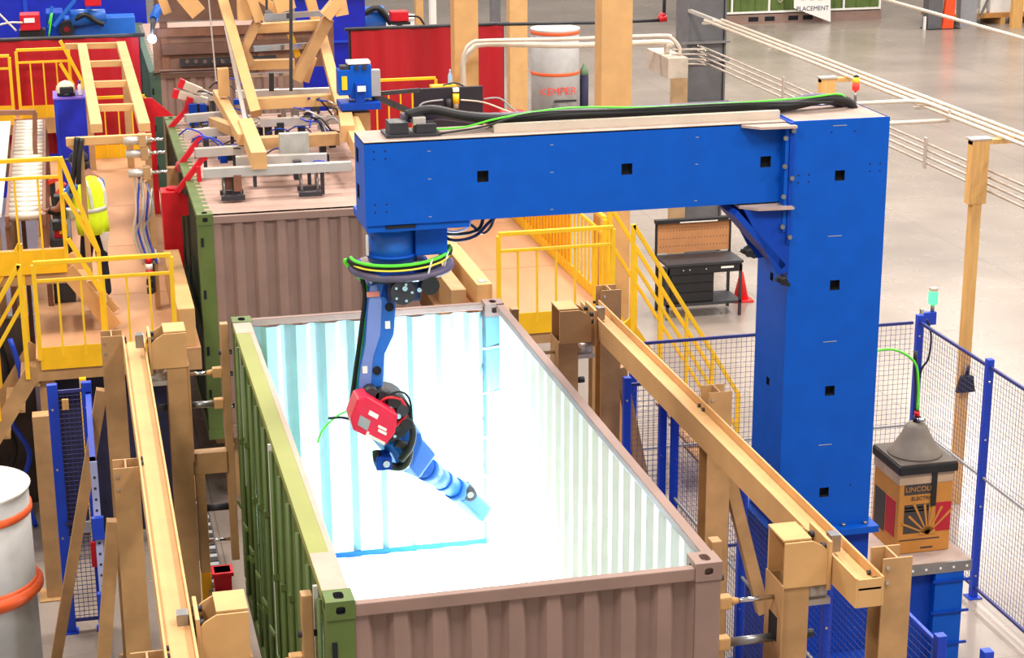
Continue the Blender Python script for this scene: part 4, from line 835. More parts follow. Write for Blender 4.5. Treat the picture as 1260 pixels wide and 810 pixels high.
deck('far upper platform behind the blue cabinet', -3.0, -1.2, 19.55, 19.98, 2.85, [(-2.8, 19.8), (-1.4, 19.8)])
t = thing('slanted_rails', 'pair of slanted yellow stair rails beside the far upper platform', 'railing', (-1.0, 19.5, 2.2))
for a, b in (((74, 50), (101, 100)), ((74, 78), (90, 104))): MB().bar(at(*a, y=19.5), at(*b, y=19.5), .05, .05, (0, 1, 0)).build('slanted_rail', YEL, t)
p = at(101, 100, y=19.5); MB().bar((p.x, p.y, 2.2), p, .05, .05).build('post', YEL, t)
# blue enclosures
e1 = thing('blue_enclosure', 'deep blue machine wall behind the curtain at upper left', 'enclosure', (-2, 27, 0))
MB().box(-5, .3, 27, 27.2, 0, 5.5).build('wall_sheet', mat('deep_blue', (10, 34, 168), .4), e1)
for x in (-4.2, -3.1, -1.95, -.8): MB().box(x-.04, x+.04, 26.96, 27, 0, 5.5).build('wall_rib', FBLUE, e1)
e2 = thing('blue_enclosure', 'deep blue sheet enclosure between tooling frame and red curtain', 'enclosure', (3, 24, 0))
MB().box(2.75, 4.0, 23.5, 23.6, 0, 4.1).build('wall_sheet', bpy.data.materials['deep_blue'], e2)
p = at(400, 52, y=23.48); MB().box(2.75, 4.0, 23.46, 23.5, p.z-.02, p.z+.02).build('seam_bar', FBLUE, e2); MB().box(2.75, 4.0, 23.46, 23.5, 4.05, 4.12).build('top_rail', FBLUE, e2)
# second and third robots as rear beam
rg = thing('robot_gantry', 'rear blue gantry beam with robot arm above the red curtain at upper left', 'gantry', (-1, 24.5, 0))
p0 = at(75, 30, y=24.5); p1 = at(166, 28, y=24.5)
MB().box(p0.x, p1.x, 24.3, 24.8, p0.z-.2, p0.z+.12).build('beam', ROB, rg, .02); MB().box(p0.x-.25, p0.x+.05, 24.2, 24.9, p0.z-.3, p0.z+.25).build('beam_head', BLUE2, rg, .03)
MB().box(p1.x-.4, p1.x, 24.35, 24.75, 0, p0.z-.2).build('column', BLUE, rg)
a = at(108, 22, y=24.2); MB().cyl(a+Vector((-.3, 0, 0)), a+Vector((.3, .1, .02)), .16, .12).build('arm', ROB, rg)
MB().tube([at(92, 24, y=24.1), at(105, 18, y=24.1), at(118, 26, y=24.1), at(128, 30, y=24.1)], .05, 6).build('dress_hose', BLACK, rg)
a = at(82, 36, y=24.1); MB().cyl(a, a+Vector((0, .3, 0)), .14).build('joint', BLACK, rg); MB().cyl(a+Vector((0, -.01, 0)), a, .05).build('joint_cap', CHROME, rg)
MB().bar(at(66, 32, y=24), at(92, 0, y=24), .06, .06, (0, 1, 0)).bar(at(60, 34, y=24), at(64, 8, y=24), .05, .05, (0, 1, 0)).build('link_rod', ROB, rg)
a = at(37, 27, y=24); f = MB().box(a.x-.17, a.x+.17, 23.9, 24.3, a.z-.14, a.z+.14).build('wire_feeder', RED, rg, .02); MB().box(a.x-.1, a.x+.08, 23.89, 23.9, a.z, a.z+.08).build('feeder_mark', WHITE, rg)
MB().box(a.x-.2, a.x+.25, 23.95, 24.3, a.z-.26, a.z-.14).build('feeder_bracket', BLACK, rg)
MB().tube([at(-6, 12, y=23.9), at(10, 28, y=23.9), at(20, 38, y=23.9)], .02, 6).tube([at(-6, 32, y=23.9), at(12, 28, y=23.9), at(28, 28, y=23.9)], .02, 6).build('feed_hose', PIPE, rg)
a = at(114, 2, y=24.2); MB().box(a.x-.14, a.x+.14, 24.0, 24.3, a.z-.06, a.z+.2).build('red_cover', RED, rg, .02)
MB().tube([at(60, 30, y=23.95), at(64, 16, y=23.95), at(60, 45, y=23.95)], .015, 6).build('green_cable', GRN, rg)
# rear arc
A = at(187, 48, y=19.7)
t = thing('rear_torch', 'rear welding torch with bright blue white arc at upper left', 'torch', tuple(A))
MB().cyl(A+Vector((.05, .1, .3)), A+Vector((0, .02, .06)), .05, .02).build('torch_body', DARK, t); MB().lathe([(.002, -.07), (.05, -.05), (.07, 0), (.05, .05), (.002, .07)], A, 10).build('welding_arc', mat('rear_arc_light', (205, 226, 255), .5, var=0, emit=25), t)
MB().cyl(A+Vector((.05, .1, .3)), A+Vector((.3, .6, .7)), .07).build('torch_arm', ROB, t)
pl2 = bpy.data.lights.new('rear_arc_light', 'POINT'); pl2.energy = 5; pl2.color = (.6, .8, 1); pl2.shadow_soft_size = .05
po = bpy.data.objects.new('rear_arc_light', pl2); po.location = A+Vector((0, -.12, .05)); COL.objects.link(po)
# hood panels over the third container
t = thing('hood_panels', 'brown steel hood panels with a row of bolts above the farthest container end', 'hood', (1.1, 20.0, 3.4))
def pxbox(u0, v0, u1, v1, y, d): a = at(u0, v1, y=y); b = at(u1, v0, y=y); return MB().box(a.x, b.x, y, y+d, a.z, b.z)
pxbox(192, -14, 325, 27, 19.95, .5).build('top_beam', mat('hood_beam', (104, 72, 56), .6, var=.15), t); pxbox(194, 28, 400, 46, 20.02, .05).build('panel', mat('hood_brown', (122, 82, 62), .5, var=.15), t); pxbox(200, 47, 400, 68, 20.0, .06).build('panel', mat('hood_brown_dark', (104, 74, 62), .5, var=.15), t)
pxbox(222, 69, 340, 82, 19.98, .1).build('bolt_rail', DARK, t)
for k in range(10): a = at(230+k*11, 75.5, y=19.97); MB().cyl(a, a+Vector((0, -.02, 0)), .035, n=8).build('bolt_head', CHROME, t)
pxbox(196, 83, 320, 87, 19.95, .1).build('lower_rail', TAUPE2, t)
pxbox(190, 27, 410, 90, 20.09, .02).build('back_panel', mat('hood_back', (126, 90, 72), .6, var=.15), t)
for u in (200, 318): pxbox(u, 17, u+5, 90, 20.06, .1).build('hood_post', BROWN, t)

# ================================================================== TOOLING FRAME ON THE ROOFED CONTAINER
tf = thing('tooling_frame', 'tan scissor tooling frame with chrome shafts above the roofed container', 'tooling', (1.3, 14, 3.4))
def pb(a, b, w, h, name, m, y=None, y2=None, z=None, up=(0, 1, 0)):
    A_ = at(*a, y=y) if z is None else at(*a, z=z); B_ = at(*b, y=(y2 or y)) if z is None else at(*b, z=z)
    return MB().bar(A_, B_, w, h, up).build(name, m, tf)
pb((270, -15), (315, 140), .13, .12, 'long_arm', TAN, y=15.2, y2=13.4); pb((278, 30), (302, 150), .05, .05, 'chrome_tube', ALU, y=15.0, y2=13.3)
pb((299, -25), (301, 24), .17, .2, 'arm_block', TAN, y=14.6); pb((306, -10), (319, 25), .13, .2, 'knuckle', TAN, y=14.5); pb((317, 26), (298, 64), .1, .2, 'scissor_leg', TAN2, y=14.6); pb((300, 60), (310, 80), .1, .2, 'scissor_leg', TAN2, y=14.7)
pb((325, 21), (397, 16), .07, .07, 'chrome_shaft', CHROME, y=14.5); pb((316, 35), (396, 30), .12, .15, 'cross_beam', TAN, y=14.8); pb((312, 60), (378, 56), .07, .07, 'chrome_shaft', CHROME, y=14.8); pb((300, 80), (362, 78), .12, .15, 'cross_beam', TAN, y=14.9); pb((301, 93), (358, 91), .05, .05, 'chrome_shaft', CHROME, y=14.9)
pb((404, 22), (364, 98), .14, .2, 'scissor_leg', TAN2, y=14.6); pb((412, -25), (420, 18), .17, .2, 'arm_block', TAN, y=14.4); pb((400, 20), (413, 4), .14, .22, 'knuckle', TAN, y=14.4)
pb((396, 46), (420, 135), .13, .12, 'long_arm', TAN, y=15.0, y2=13.6); pb((378, -15), (390, 30), .13, .18, 'upper_link', TAN, y=15.4)
pb((345, -10), (352, 12), .26, .2, 'upper_block', TAN, y=15.2); pb((310, -10), (340, 12), .1, .2, 'upper_link', TAN, y=15.6); pb((222, -10), (244, 16), .22, .14, 'upper_link', TAN, y=16.2); pb((196, -10), (206, 16), .12, .14, 'upper_link', TAN, y=16.4)
pb((358, -10), (358, 112), .04, .04, 'drive_rod', DARK, y=14.3); pb((328, -10), (328, 12), .03, .03, 'drive_rod', DARK, y=14.3); pb((334, 90), (334, 112), .06, .06, 'sensor', BLACK, y=14.2); pb((357, 42), (367, 70), .08, .03, 'yellow_tag', YEL, y=14.9)
pb((256, -10), (266, 100), .02, .02, 'hanging_rod', ALU, y=15.8)
pb((375, 100), (385, 70), .1, .14, 'short_post', TAN, y=15.4)
pb((274, 84), (276, 118), .14, .14, 'short_post', TAN, y=14.4); pb((268, 116), (300, 172), .13, .13, 'boom_link', TAN, z=3.85); pb((302, 155), (319, 198), .19, .17, 'boom', TAN, z=3.85); pb((262, 150), (300, 165), .12, .12, 'boom_bracket', TAN2, z=3.8)
pb((416, 120), (446, 185), .18, .2, 'boom', TAN, z=3.85); pb((305, 128), (410, 122), .14, .16, 'cross_beam', TAN, z=3.9); pb((306, 177), (416, 170), .14, .16, 'cross_beam', TAN2, z=3.8); pb((424, 140), (428, 165), .2, .16, 'boom_bracket', TAN, z=3.9)
for i, (a, b) in enumerate((((250, 213), (432, 204)), ((290, 198), (402, 194)), ((240, 188), (300, 184)), ((228, 146), (272, 142)), ((320, 151), (416, 147)), ((226, 121), (272, 118)), ((290, 116), (416, 112)), ((225, 165), (300, 160)))):
    pb(a, b, .1, .1, 'aluminium_rail', ALU, z=3.72)
    A_ = at(*a, z=3.72); B_ = at(*b, z=3.72)
    for f in (.2, .8):
        q = A_.lerp(B_, f); MB().box(q.x-.02, q.x+.02, q.y-.02, q.y+.02, 3.41, 3.67).build('rail_foot', DARK, tf)
for u, v in ((287, 243), (382, 238), (285, 236), (380, 231)):
    q = at(u, v, z=3.44); MB().box(q.x-.13, q.x+.13, q.y-.03, q.y+.03, 3.41, 3.46).build('pad_bar', DARK, tf)
    for dx in (-.09, .09): MB().cyl((q.x+dx, q.y+.02, 3.45), (q.x+dx, q.y+.1, 3.68), .014, n=6).build('pad_rod', STEEL, tf)
for i, (u, v, m) in enumerate(((256, 156, BLUE2), (262, 160, DARK), (268, 153, RED), (275, 190, BLUE2), (283, 187, DARK), (291, 190, FBLUE), (300, 178, RED), (330, 158, DARK), (345, 162, BLACK), (378, 140, DARK), (395, 150, GREY), (388, 128, DARK), (262, 128, GREY), (250, 136, BLUE2), (371, 160, BLACK), (280, 222, BROWN), (292, 224, BROWN), (366, 210, DARK))):
    q = at(u, v, z=3.6); MB().box(q.x-.045, q.x+.045, q.y-.05, q.y+.05, 3.5, 3.66+.03*(i % 3)).build('valve_block', m, tf, .006)
q = at(361, 176, z=3.85); MB().box(q.x-.17, q.x+.17, q.y-.1, q.y, 3.74, 3.98).build('control_box', mat('grey_box', (164, 164, 158), .5), tf, .006)
random.seed(11)
for i in range(34):
    u = random.uniform(238, 415); v = random.uniform(112, 205) if u > 265 else random.uniform(135, 190)
    q = at(u, v, z=3.5); sx, sy, h_ = random.uniform(.02, .06), random.uniform(.02, .07), random.uniform(.06, .3)
    MB().box(q.x-sx, q.x+sx, q.y-sy, q.y+sy, 3.41, 3.41+h_).build('clamp_fitting', random.choice([DARK, STEEL, BROWN, BLUE2, BLACK, GREY, ALU]), tf, .004)
for i in range(7):
    u, v = 262+i*22, 136+random.uniform(-6, 30); q = at(u, v, z=3.7); MB().cyl((q.x-.12, q.y, 3.66), (q.x+.12, q.y, 3.66), .03, n=10).build('small_cylinder', ALU, tf)
for i in range(14):
    u, v = random.uniform(255, 400), random.uniform(150, 215)
    P_ = [at(u, v, z=3.6), at(u+12, v-7, z=3.75), at(u+26, v-5, z=3.7), at(u+34, v+4, z=3.5)]
    MB().tube(P_, .009, 5, 3).build('air_hose', random.choice([FBLUE, BLACK, GREY, BLUE2]), tf)
random.seed(3)
for i in range(16):
    u, v = random.uniform(345, 410), random.uniform(112, 150); 
    P_ = [at(u, v, z=3.8), at(u+random.uniform(5, 15), v+random.uniform(-6, 6), z=3.95), at(u+random.uniform(15, 28), v+random.uniform(5, 14), z=3.8), at(u+random.uniform(20, 40), v+random.uniform(14, 26), z=3.72)]
    MB().tube(P_, .012, 5, 3).build('air_hose', random.choice([BLACK, GREY, FBLUE, PIPE]), tf)
for i in range(10):
    u, v = random.uniform(215, 280), random.uniform(100, 190)
    P_ = [at(u, v, z=3.75), at(u+10, v-8, z=3.85), at(u+25, v-4, z=3.8), at(u+35, v+6, z=3.7)]
    MB().tube(P_, .01, 5, 3).build('air_hose', random.choice([FBLUE, FBLUE, BLACK, PIPE]), tf)
# gearmotor
m_ = thing('gearmotor', 'blue gearmotor with yellow sticker and white top beside the red curtain', 'motor', tuple(at(445, 138, y=12.6)))
Y = 12.6
def mb_(u0, v0, u1, v1, d, name, m, y=Y, bv=.008): return pxb(u0, v0, u1, v1, y, d).build(name, m, m_, bv)
def pxb(u0, v0, u1, v1, y, d): a = at(u0, v1, y=y); b = at(u1, v0, y=y); return MB().box(a.x, b.x, y, y+d, a.z, b.z)
mb_(417, 86, 432, 118, .2, 'motor_can', BLUE); mb_(419, 81, 430, 87, .14, 'motor_cap', DARK, Y+.02); s_ = mb_(421, 94, 427, 111, .01, 'yellow_sticker', YEL, Y-.012, 0)
mb_(432, 80, 457, 122, .26, 'gear_housing', BLUE); mb_(428, 75, 456, 80, .2, 'white_cover', WHITE); mb_(437, 80, 441, 86, .02, 'lens', DARK, Y-.021, 0); mb_(446, 80, 451, 86, .02, 'lens', DARK, Y-.021, 0)
mb_(438, 102, 449, 128, .1, 'shaft_housing', BLUE2, Y-.1); mb_(440, 106, 450, 113, .02, 'motor_label', WHITE, Y-.125, 0); mb_(420, 126, 469, 137, .4, 'base_plate', BLUE2, Y-.1); mb_(457, 86, 468, 119, .12, 'grey_bracket', GREY, Y)
a = at(444, 137, y=Y+.1); MB().box(a.x-.1, a.x+.1, Y, Y+.2, 3.41, a.z).build('motor_stand', TAN2, m_)
MB().bar(at(458, 117, y=Y+.1), at(512, 141, y=Y+.6), .07, .07).build('torque_arm', DARK, m_); MB().bar(at(458, 116, y=Y+.2), at(515, 111, y=Y+.6), .05, .05).build('torque_arm', DARK, m_)
# valve board
v_ = thing('valve_board', 'black board with air regulators and hoses standing behind the gantry beam', 'board', tuple(at(553, 165, y=14.5)))
a = at(511, 165, y=14.5); b = at(594, 106, y=14.5)
MB().box(a.x, b.x, 14.5, 14.56, ZD, b.z).build('board', mat('board_black', (30, 28, 40), .5), v_, .005)
for u, v, r, m in ((552, 124, .04, DARK), (561, 118, .045, YEL), (561, 124, .04, ALU)):
    q = at(u, v, y=14.46); MB().cyl((q.x, 14.46, q.z-.1), (q.x, 14.46, q.z+.03), r, n=12).build('regulator', m, v_)
q = at(561, 111, y=14.46); MB().box(q.x-.04, q.x+.04, 14.44, 14.495, q.z-.02, q.z+.03).build('valve_cap', WHITE, v_)
MB().tube([at(512, 140, y=14.4), at(520, 127, y=14.4), at(545, 123, y=14.4)], .012, 6).build('air_hose', GREY, v_); MB().tube([at(567, 123, y=14.4), at(595, 126, y=14.4), at(622, 136, y=14.4), at(640, 142, y=14.4)], .012, 6).build('air_hose', PIPE, v_); MB().tube([at(595, 122, y=14.5), at(615, 121, y=14.5), at(632, 135, y=14.5), at(652, 148, y=14.5)], .012, 6).build('air_hose', GREY, v_); MB().tube([at(545, 105, y=14.6), at(560, 102, y=14.6), at(572, 107, y=14.6)], .012, 6).build('air_hose', DARK, v_)
r_ = thing('red_device', 'small red device box with white mark right of the black valve board', 'device', tuple(at(630, 145, y=16)))
a = at(618, 147, y=16); b = at(646, 137, y=16); MB().box(a.x, b.x, 16, 16.2, a.z, b.z).build('device_body', RED, r_, .02); MB().box(a.x+.08, b.x-.14, 15.99, 16, a.z+.06, b.z-.04).build('device_mark', WHITE, r_); MB().box(a.x+.1, a.x+.18, 16.05, 16.15, 0, a.z).build('device_stand', DARK, r_)
t = thing('pale_bottle', 'white and blue bottle standing beside the tan mast by the curtain', 'bottle', tuple(at(554, 105, y=17.7)))
a = at(554, 104, y=17.6); MB().lathe([(.03, 0), (.035, .02), (.035, .14), (.012, .19), (.012, .23)], (a.x, a.y, a.z), 12).build('bottle', mat('bottle_pale', (170, 200, 235), .3), t)
MB().box(a.x-.3, a.x+.08, 17.5, 17.7, a.z-.04, a.z-.002).box(a.x-.25, a.x-.2, 17.58, 17.62, ZD, a.z-.04).build('bottle_ledge', YEL, t)
f = thing('wire_feeder', 'red wire feeder with black base showing above the right red curtain', 'wire feeder', tuple(at(492, 30, y=24)))
pxb(482, 14, 503, 27, 24, .3).build('feeder_body', RED, f, .02); pxb(483, 27, 505, 31, 24, .3).build('feeder_base', BLACK, f); a = at(492, 31, y=24.1); MB().box(a.x-.05, a.x+.05, 24.1, 24.2, 0, a.z).build('feeder_post', DARK, f)
MB().tube([at(502, 20, y=24.1), at(515, 21, y=24.1), at(522, 30, y=24.1), at(530, 40, y=24.1)], .02, 6).build('feeder_hose', BLACK, f)
ra = thing('rear_robot', 'rear blue robot arm showing behind the tooling frame above the curtain', 'robot', (3.4, 25, 0))
a = at(440, 22, y=25); MB().cyl(a+Vector((-.5, 0, -.05)), a+Vector((.5, 0, .0)), .22).build('arm', ROB, ra); MB().box(a.x-.5, a.x-.1, 24.9, 25.3, 0, a.z).build('pedestal', BLUE2, ra); MB().tube([a+Vector((.1, -.2, .1)), a+Vector((.35, -.25, .2)), a+Vector((.6, -.2, -.1))], .06, 6).build('dress_hose', BLACK, ra)
fd2 = drum('grey filter drum with orange ring at the top edge above the red feeder', tuple(at(488, 0, y=34))[:2], .5, 0, 2.3, (1.6, 2.1))
for i, (u, w_, y, m, lab) in enumerate(((512, 10, 30, TAN, 'tan post at the top edge right of the red feeder'), (560, 5, 30, WHITE, 'thin white post at the top edge left of the tan mast'), (530, 8, 32, WHITE, 'pale post at the top edge between two tan posts'), (605, 12, 30, GREYD, 'dark grey post at the top edge right of the tan mast'))):
    a = at(u, 20, y=y); solo(MB().box(a.x, a.x+w_*.0165, y, y+.2, 0, 6), 'far_post', m, lab, 'post')

# ================================================================== LEFT STATION ON THE DECK
pf = thing('gantry_portal', 'tan portal frame standing on the deck in front of the worker', 'frame', (-.8, 10.75, ZD))
zt_ = at(200, 164, y=10.75).z
MB().box(-1.32, -.4, 10.72, 10.8, zt_-.09, zt_).build('top_bar', TAN, pf, .005)
for x, nm in ((-1.17, 'post'), (-.445, 'post')): MB().box(x-.03, x+.03, 10.73, 10.79, ZD, zt_-.09).build(nm, TAN2, pf)
MB().prism([(-1.32, zt_-.09), (-1.17, zt_-.09), (-1.17, zt_-.2)], 'y', 10.73, 10.79).build('corner_gusset', TAN, pf)
MB().tube([(-1.2, 10.7, zt_+.01), (-1.23, 10.68, zt_-.2), (-1.28, 10.68, zt_-.45), (-1.3, 10.7, zt_-.6)], .03, 6).tube([(-1.15, 10.7, zt_), (-1.2, 10.66, zt_-.25), (-1.22, 10.68, zt_-.5)], .03, 6).build('hanging_cables', BLACK, pf)
for k, (u, v) in enumerate(((152, 174), (155, 190), (158, 214))):
    a = at(u, v, y=10.6); MB().cyl(a, a+Vector((.25, .02, .0)), .045, n=12).build('air_cylinder', ALU, pf); MB().box(a.x+.16, a.x+.24, a.y-.05, a.y+.09, a.z-.07, a.z+.07).build('cylinder_bracket', TAN2, pf, .004); MB().cyl(a+Vector((.25, .02, 0)), a+Vector((.42, .02, 0)), .018, n=8).build('cylinder_rod', CHROME, pf)
for k in range(7):
    x = -.62+.03*k; MB().tube([(x, 10.65, zt_-.35-.04*k), (x+.06*math.sin(k*2), 10.6, zt_-.8), (x-.05, 10.62+.03*k, zt_-1.1), (x+.04, 10.66, zt_-1.45)], .012, 5).build('air_hose', [PIPE, GREY, FBLUE][k % 3], pf)
for k, (dz, m) in enumerate(((.55, RED), (.48, WHITE), (.41, RED), (.3, BLACK), (.2, BLACK))): MB().cyl((-.52, 10.64, ZD+dz), (-.52, 10.64, ZD+dz+.065), .04, n=10).build('air_filter', m, pf)
MB().box(-.54, -.46, 10.66, 10.73, ZD+.2, ZD+.65).build('filter_bracket', DARK, pf)
lf = thing('overhead_rack', 'tan ladder-like overhead frame running back from the portal above the deck', 'frame', (-.9, 15, 4.0))
for a, b in (((101, 57), (119, 158)), ((149, 55), (178, 157))): 
    A_ = at(*a, z=4.08); B_ = at(*b, z=4.08); MB().bar(A_, B_, .13, .1).build('side_rail', TAN, lf)
for v, ul, ur in ((57, 80, 150), (79, 106, 153), (104, 110, 160), (133, 114, 168)): MB().bar(at(ul, v, z=4.08), at(ur, v-1.5, z=4.08), .09, .08).build('rung', TAN, lf)
for u, v in ((104, 60), (152, 58)):
    a = at(u, v, z=4.03); MB().box(a.x-.05, a.x+.05, a.y-.05, a.y+.05, ZD, 4.03).build('support_leg', TAN2, lf)
bc = thing('blue_cabinet', 'tall blue cabinet on the left deck with a helmet on top', 'cabinet', (-1.27, 15.8, ZD))
a = at(66, 123, y=15.5); b = at(105, 121, y=15.5)
MB().box(a.x, b.x, 15.5, 16.1, ZD, a.z).build('cabinet_body', mat('cabinet_blue', (22, 38, 176), .4), bc, .01); MB().box(a.x-.01, b.x+.01, 15.49, 16.11, a.z, a.z+.02).build('cabinet_top', mat('cabinet_top', (120, 90, 200), .4), bc); MB().box(a.x+.02, a.x+.04, 15.49, 15.5, ZD+.1, a.z-.05).build('door_edge', FBLUE, bc); MB().box(b.x-.06, b.x-.04, 15.48, 15.5, a.z-.8, a.z-.65).build('handle', DARK, bc)
zc = a.z+.021
h = thing('welding_helmet', 'black and cream welding helmet lying on the blue cabinet', 'helmet', ((a.x+b.x)/2-.04, 15.65, zc))
hx = (a.x+b.x)/2-.04
MB().lathe([(.11, 0), (.135, .06), (.12, .13), (.07, .18), (.01, .2)], (hx, 15.72, zc), 18).build('helmet_shell', mat('cream', (226, 206, 176), .4), h); MB().box(hx-.08, hx+.1, 15.58, 15.64, zc+.03, zc+.13).build('visor', BLACK, h, .02); MB().cyl((hx, 15.7, zc), (hx, 15.7, zc+.04), .12).build('neck_ring', BLACK, h)
bt = thing('white_bottle', 'small white bottle beside the helmet on the blue cabinet', 'bottle', (b.x-.06, 15.65, zc))
MB().lathe([(.03, 0), (.032, .02), (.032, .12), (.012, .16)], (b.x-.06, 15.65, zc), 12).build('bottle_body', WHITE, bt); MB().cyl((b.x-.06, 15.65, zc+.16), (b.x-.06, 15.65, zc+.2), .014, n=8).build('bottle_cap', FBLUE, bt)
# roller conveyor and white table
rc = thing('roller_conveyor', 'roller conveyor running back beside the worker at the left edge', 'conveyor', (-2, 13.5, ZD))
n = 24
zr = 3.25
pA = at(33, 266, z=zr); pB = at(39, 152, z=zr)
for k in range(n):
    y = pA.y+(pB.y-pA.y)*k/(n-1); MB().cyl((-2.0, y, zr), (-1.64, y, zr), .05, n=10).build('roller', PIPE, rc)
for x in (-2.02, -1.62): MB().box(x-.02, x+.02, pA.y-.1, pB.y+.1, zr-.1, zr+.03).build('side_frame', BROWN, rc)
for y in (pA.y, (pA.y+pB.y)/2, pB.y):
    for x in (-2.02, -1.62): MB().box(x-.03, x+.03, y-.03, y+.03, ZD if x > -1.78 else 0, zr-.1).build('leg', BROWN, rc)
wt = thing('white_table', 'bright white table top beside the roller conveyor at the left edge', 'table', (-2.5, 13.5, 0))
MB().box(-3.2, -2.08, pA.y, pB.y, zr, zr+.05).build('table_top', WHITE, wt, .005)
for y in (pA.y+.1, pB.y-.1):
    for x in (-3.1, -2.15): MB().box(x-.04, x+.04, y-.04, y+.04, 0, zr).build('leg', TAN2, wt)
pn = thing('portal_post', 'brown goal-shaped frame over the far end of the roller conveyor', 'frame', (-1.6, 15, ZD))
MB().bar(at(-5, 139, y=14.5), at(44, 138, y=14.5), .06, .06).bar(at(43, 138, y=14.5), at(43, 180, y=14.5), .06, .06).build('frame_bar', BROWN, pn); a = at(43, 180, y=14.5); MB().box(a.x-.03, a.x+.03, 14.47, 14.53, ZD, a.z).build('post', BROWN, pn)
ws = thing('work_station', 'cluttered machine head with red levers and dark fittings in front of the worker', 'machine', (-1.5, 11.6, ZD))
MB().box(-1.58, -1.34, 11.2, 12.2, ZD, 2.95).build('machine_base', DARK, ws, .01)
for k, (u, v, m) in enumerate(((72, 245, BLACK), (76, 262, DARK), (70, 276, DARK), (78, 280, YEL), (72, 285, RED), (86, 262, SILV), (84, 238, ALU))):
    a = at(u, v, y=11.25+.02*k); MB().box(a.x-.05, a.x+.05, a.y-.08, a.y+.06, a.z-.06, a.z+.05).build('machine_fitting', m, ws, .012)
MB().cyl(at(60, 258, y=11.2), at(74, 262, y=11.2), .05, n=10).build('machine_nozzle', BLACK, ws)
rl = thing('red_lever_clamp', 'red lever clamp beside the roller conveyor below the goal-shaped frame', 'clamp', (-1.55, 13.6, ZD))
MB().box(-1.56, -1.5, 13.3, 13.4, ZD, 3.2).build('lever_post', DARK, rl); MB().bar((-1.62, 13.28, 3.15), (-1.42, 13.28, 3.22), .05, .05).bar((-1.5, 13.28, 3.0), (-1.38, 13.25, 3.15), .04, .04).build('lever', mat('orange_red', (226, 70, 50), .5), rl)
# red clamp arms beside the roofed container
ra_ = thing('red_clamp', 'red steel clamp pillar with lever arm beside the roofed olive container', 'clamp', (-.25, 12.3, ZD))
Y = 11.9
a = at(203, 312, y=Y); b = at(222, 236, y=Y); MB().box(a.x, b.x, Y, Y+.3, ZD, b.z).build('pillar', RED, ra_, .01)
MB().prism([(at(222, 236, y=Y).x, at(222, 236, y=Y).z), (at(256, 262, y=Y).x, at(256, 262, y=Y).z), (at(222, 266, y=Y).x, at(222, 266, y=Y).z)], 'y', Y, Y+.04).build('gusset', RED, ra_)
MB().prism([(at(233, 264, y=Y).x, at(233, 264, y=Y).z), (at(244, 262, y=Y).x, at(244, 262, y=Y).z), (at(236, 285, y=Y).x, at(236, 285, y=Y).z)], 'y', Y-.05, Y).build('gusset', RED, ra_)
MB().cyl((b.x-.08, Y+.15, b.z), (b.x-.08, Y+.15, b.z+.03), .08, n=14).build('pillar_cap', RED, ra_)
MB().bar(at(218, 236, y=Y), at(250, 194, y=Y), .06, .08, (0, 1, 0)).bar(at(246, 196, y=Y), at(254, 192, y=Y), .07, .09, (0, 1, 0)).build('lever_arm', RED, ra_)
MB().bar(at(244, 205, y=Y-.1), at(246, 232, y=Y-.1), .05, .06).build('drop_link', RED, ra_)
rb_ = thing('red_clamp', 'second red clamp lever arm on a tan bracket behind the red pillar', 'clamp', (-.25, 13.2, ZD))
Y = 13.0
MB().bar(at(217, 209, y=Y), at(246, 170, y=Y), .06, .08, (0, 1, 0)).bar(at(242, 171, y=Y), at(249, 169, y=Y), .07, .09, (0, 1, 0)).build('lever_arm', RED, rb_); a = at(214, 212, y=Y); MB().box(a.x-.08, a.x+.05, Y, Y+.15, ZD, a.z+.05).build('bracket', TAN2, rb_); c = at(223, 207, y=Y-.05); MB().cyl(c, c+Vector((0, .2, 0)), .06, n=12).build('pivot', mat('pink_red', (190, 80, 90), .5), rb_)
rd = thing('red_clamp', 'farthest red clamp arm with triangular wing plate near the welding flash', 'clamp', (-.3, 15.6, ZD))
Y = 15.4
MB().bar(at(207, 160, y=Y), at(231, 133, y=Y), .06, .08, (0, 1, 0)).bar(at(230, 134, y=Y), at(234, 120, y=Y), .08, .1, (0, 1, 0)).build('lever_arm', RED, rd)
MB().prism([(at(u, v, y=Y).x, at(u, v, y=Y).z) for u, v in ((173, 122), (187, 121), (214, 143), (180, 145))], 'y', Y+.02, Y+.06).build('wing_plate', RED, rd); a = at(186, 150, y=Y); MB().box(a.x-.1, a.x+.05, Y, Y+.2, ZD, a.z+.1).build('bracket', RED, rd); c = at(212, 163, y=Y-.05); MB().cyl(c, c+Vector((0, .2, 0)), .06, n=12).build('pivot', bpy.data.materials['pink_red'], rd)
for i, (u, v, lab) in enumerate(((226, 104, 'upper pale pneumatic cylinder with red end left of the tooling frame'), (219, 116, 'longer pale pneumatic cylinder with red end left of the tooling frame'))):
    t = thing('pneumatic_cylinder', lab, 'cylinder', tuple(at(u, v, y=15.5)))
    a = at(u, v, y=15.5); b = at(u+22+i*14, v+9, y=15.5); MB().bar(a, b, .11, .11, (0, 1, 0)).build('cylinder_body', PIPE, t, .01); MB().bar(a-(b-a).normalized()*.07, a, .12, .12, (0, 1, 0)).build('red_end', RED, t); c = a.lerp(b, .8); MB().box(c.x-.03, c.x+.03, 15.48, 15.54, 3.41 if c.x > 0 else ZD, c.z-.06).build('mount_leg', DARK, t)

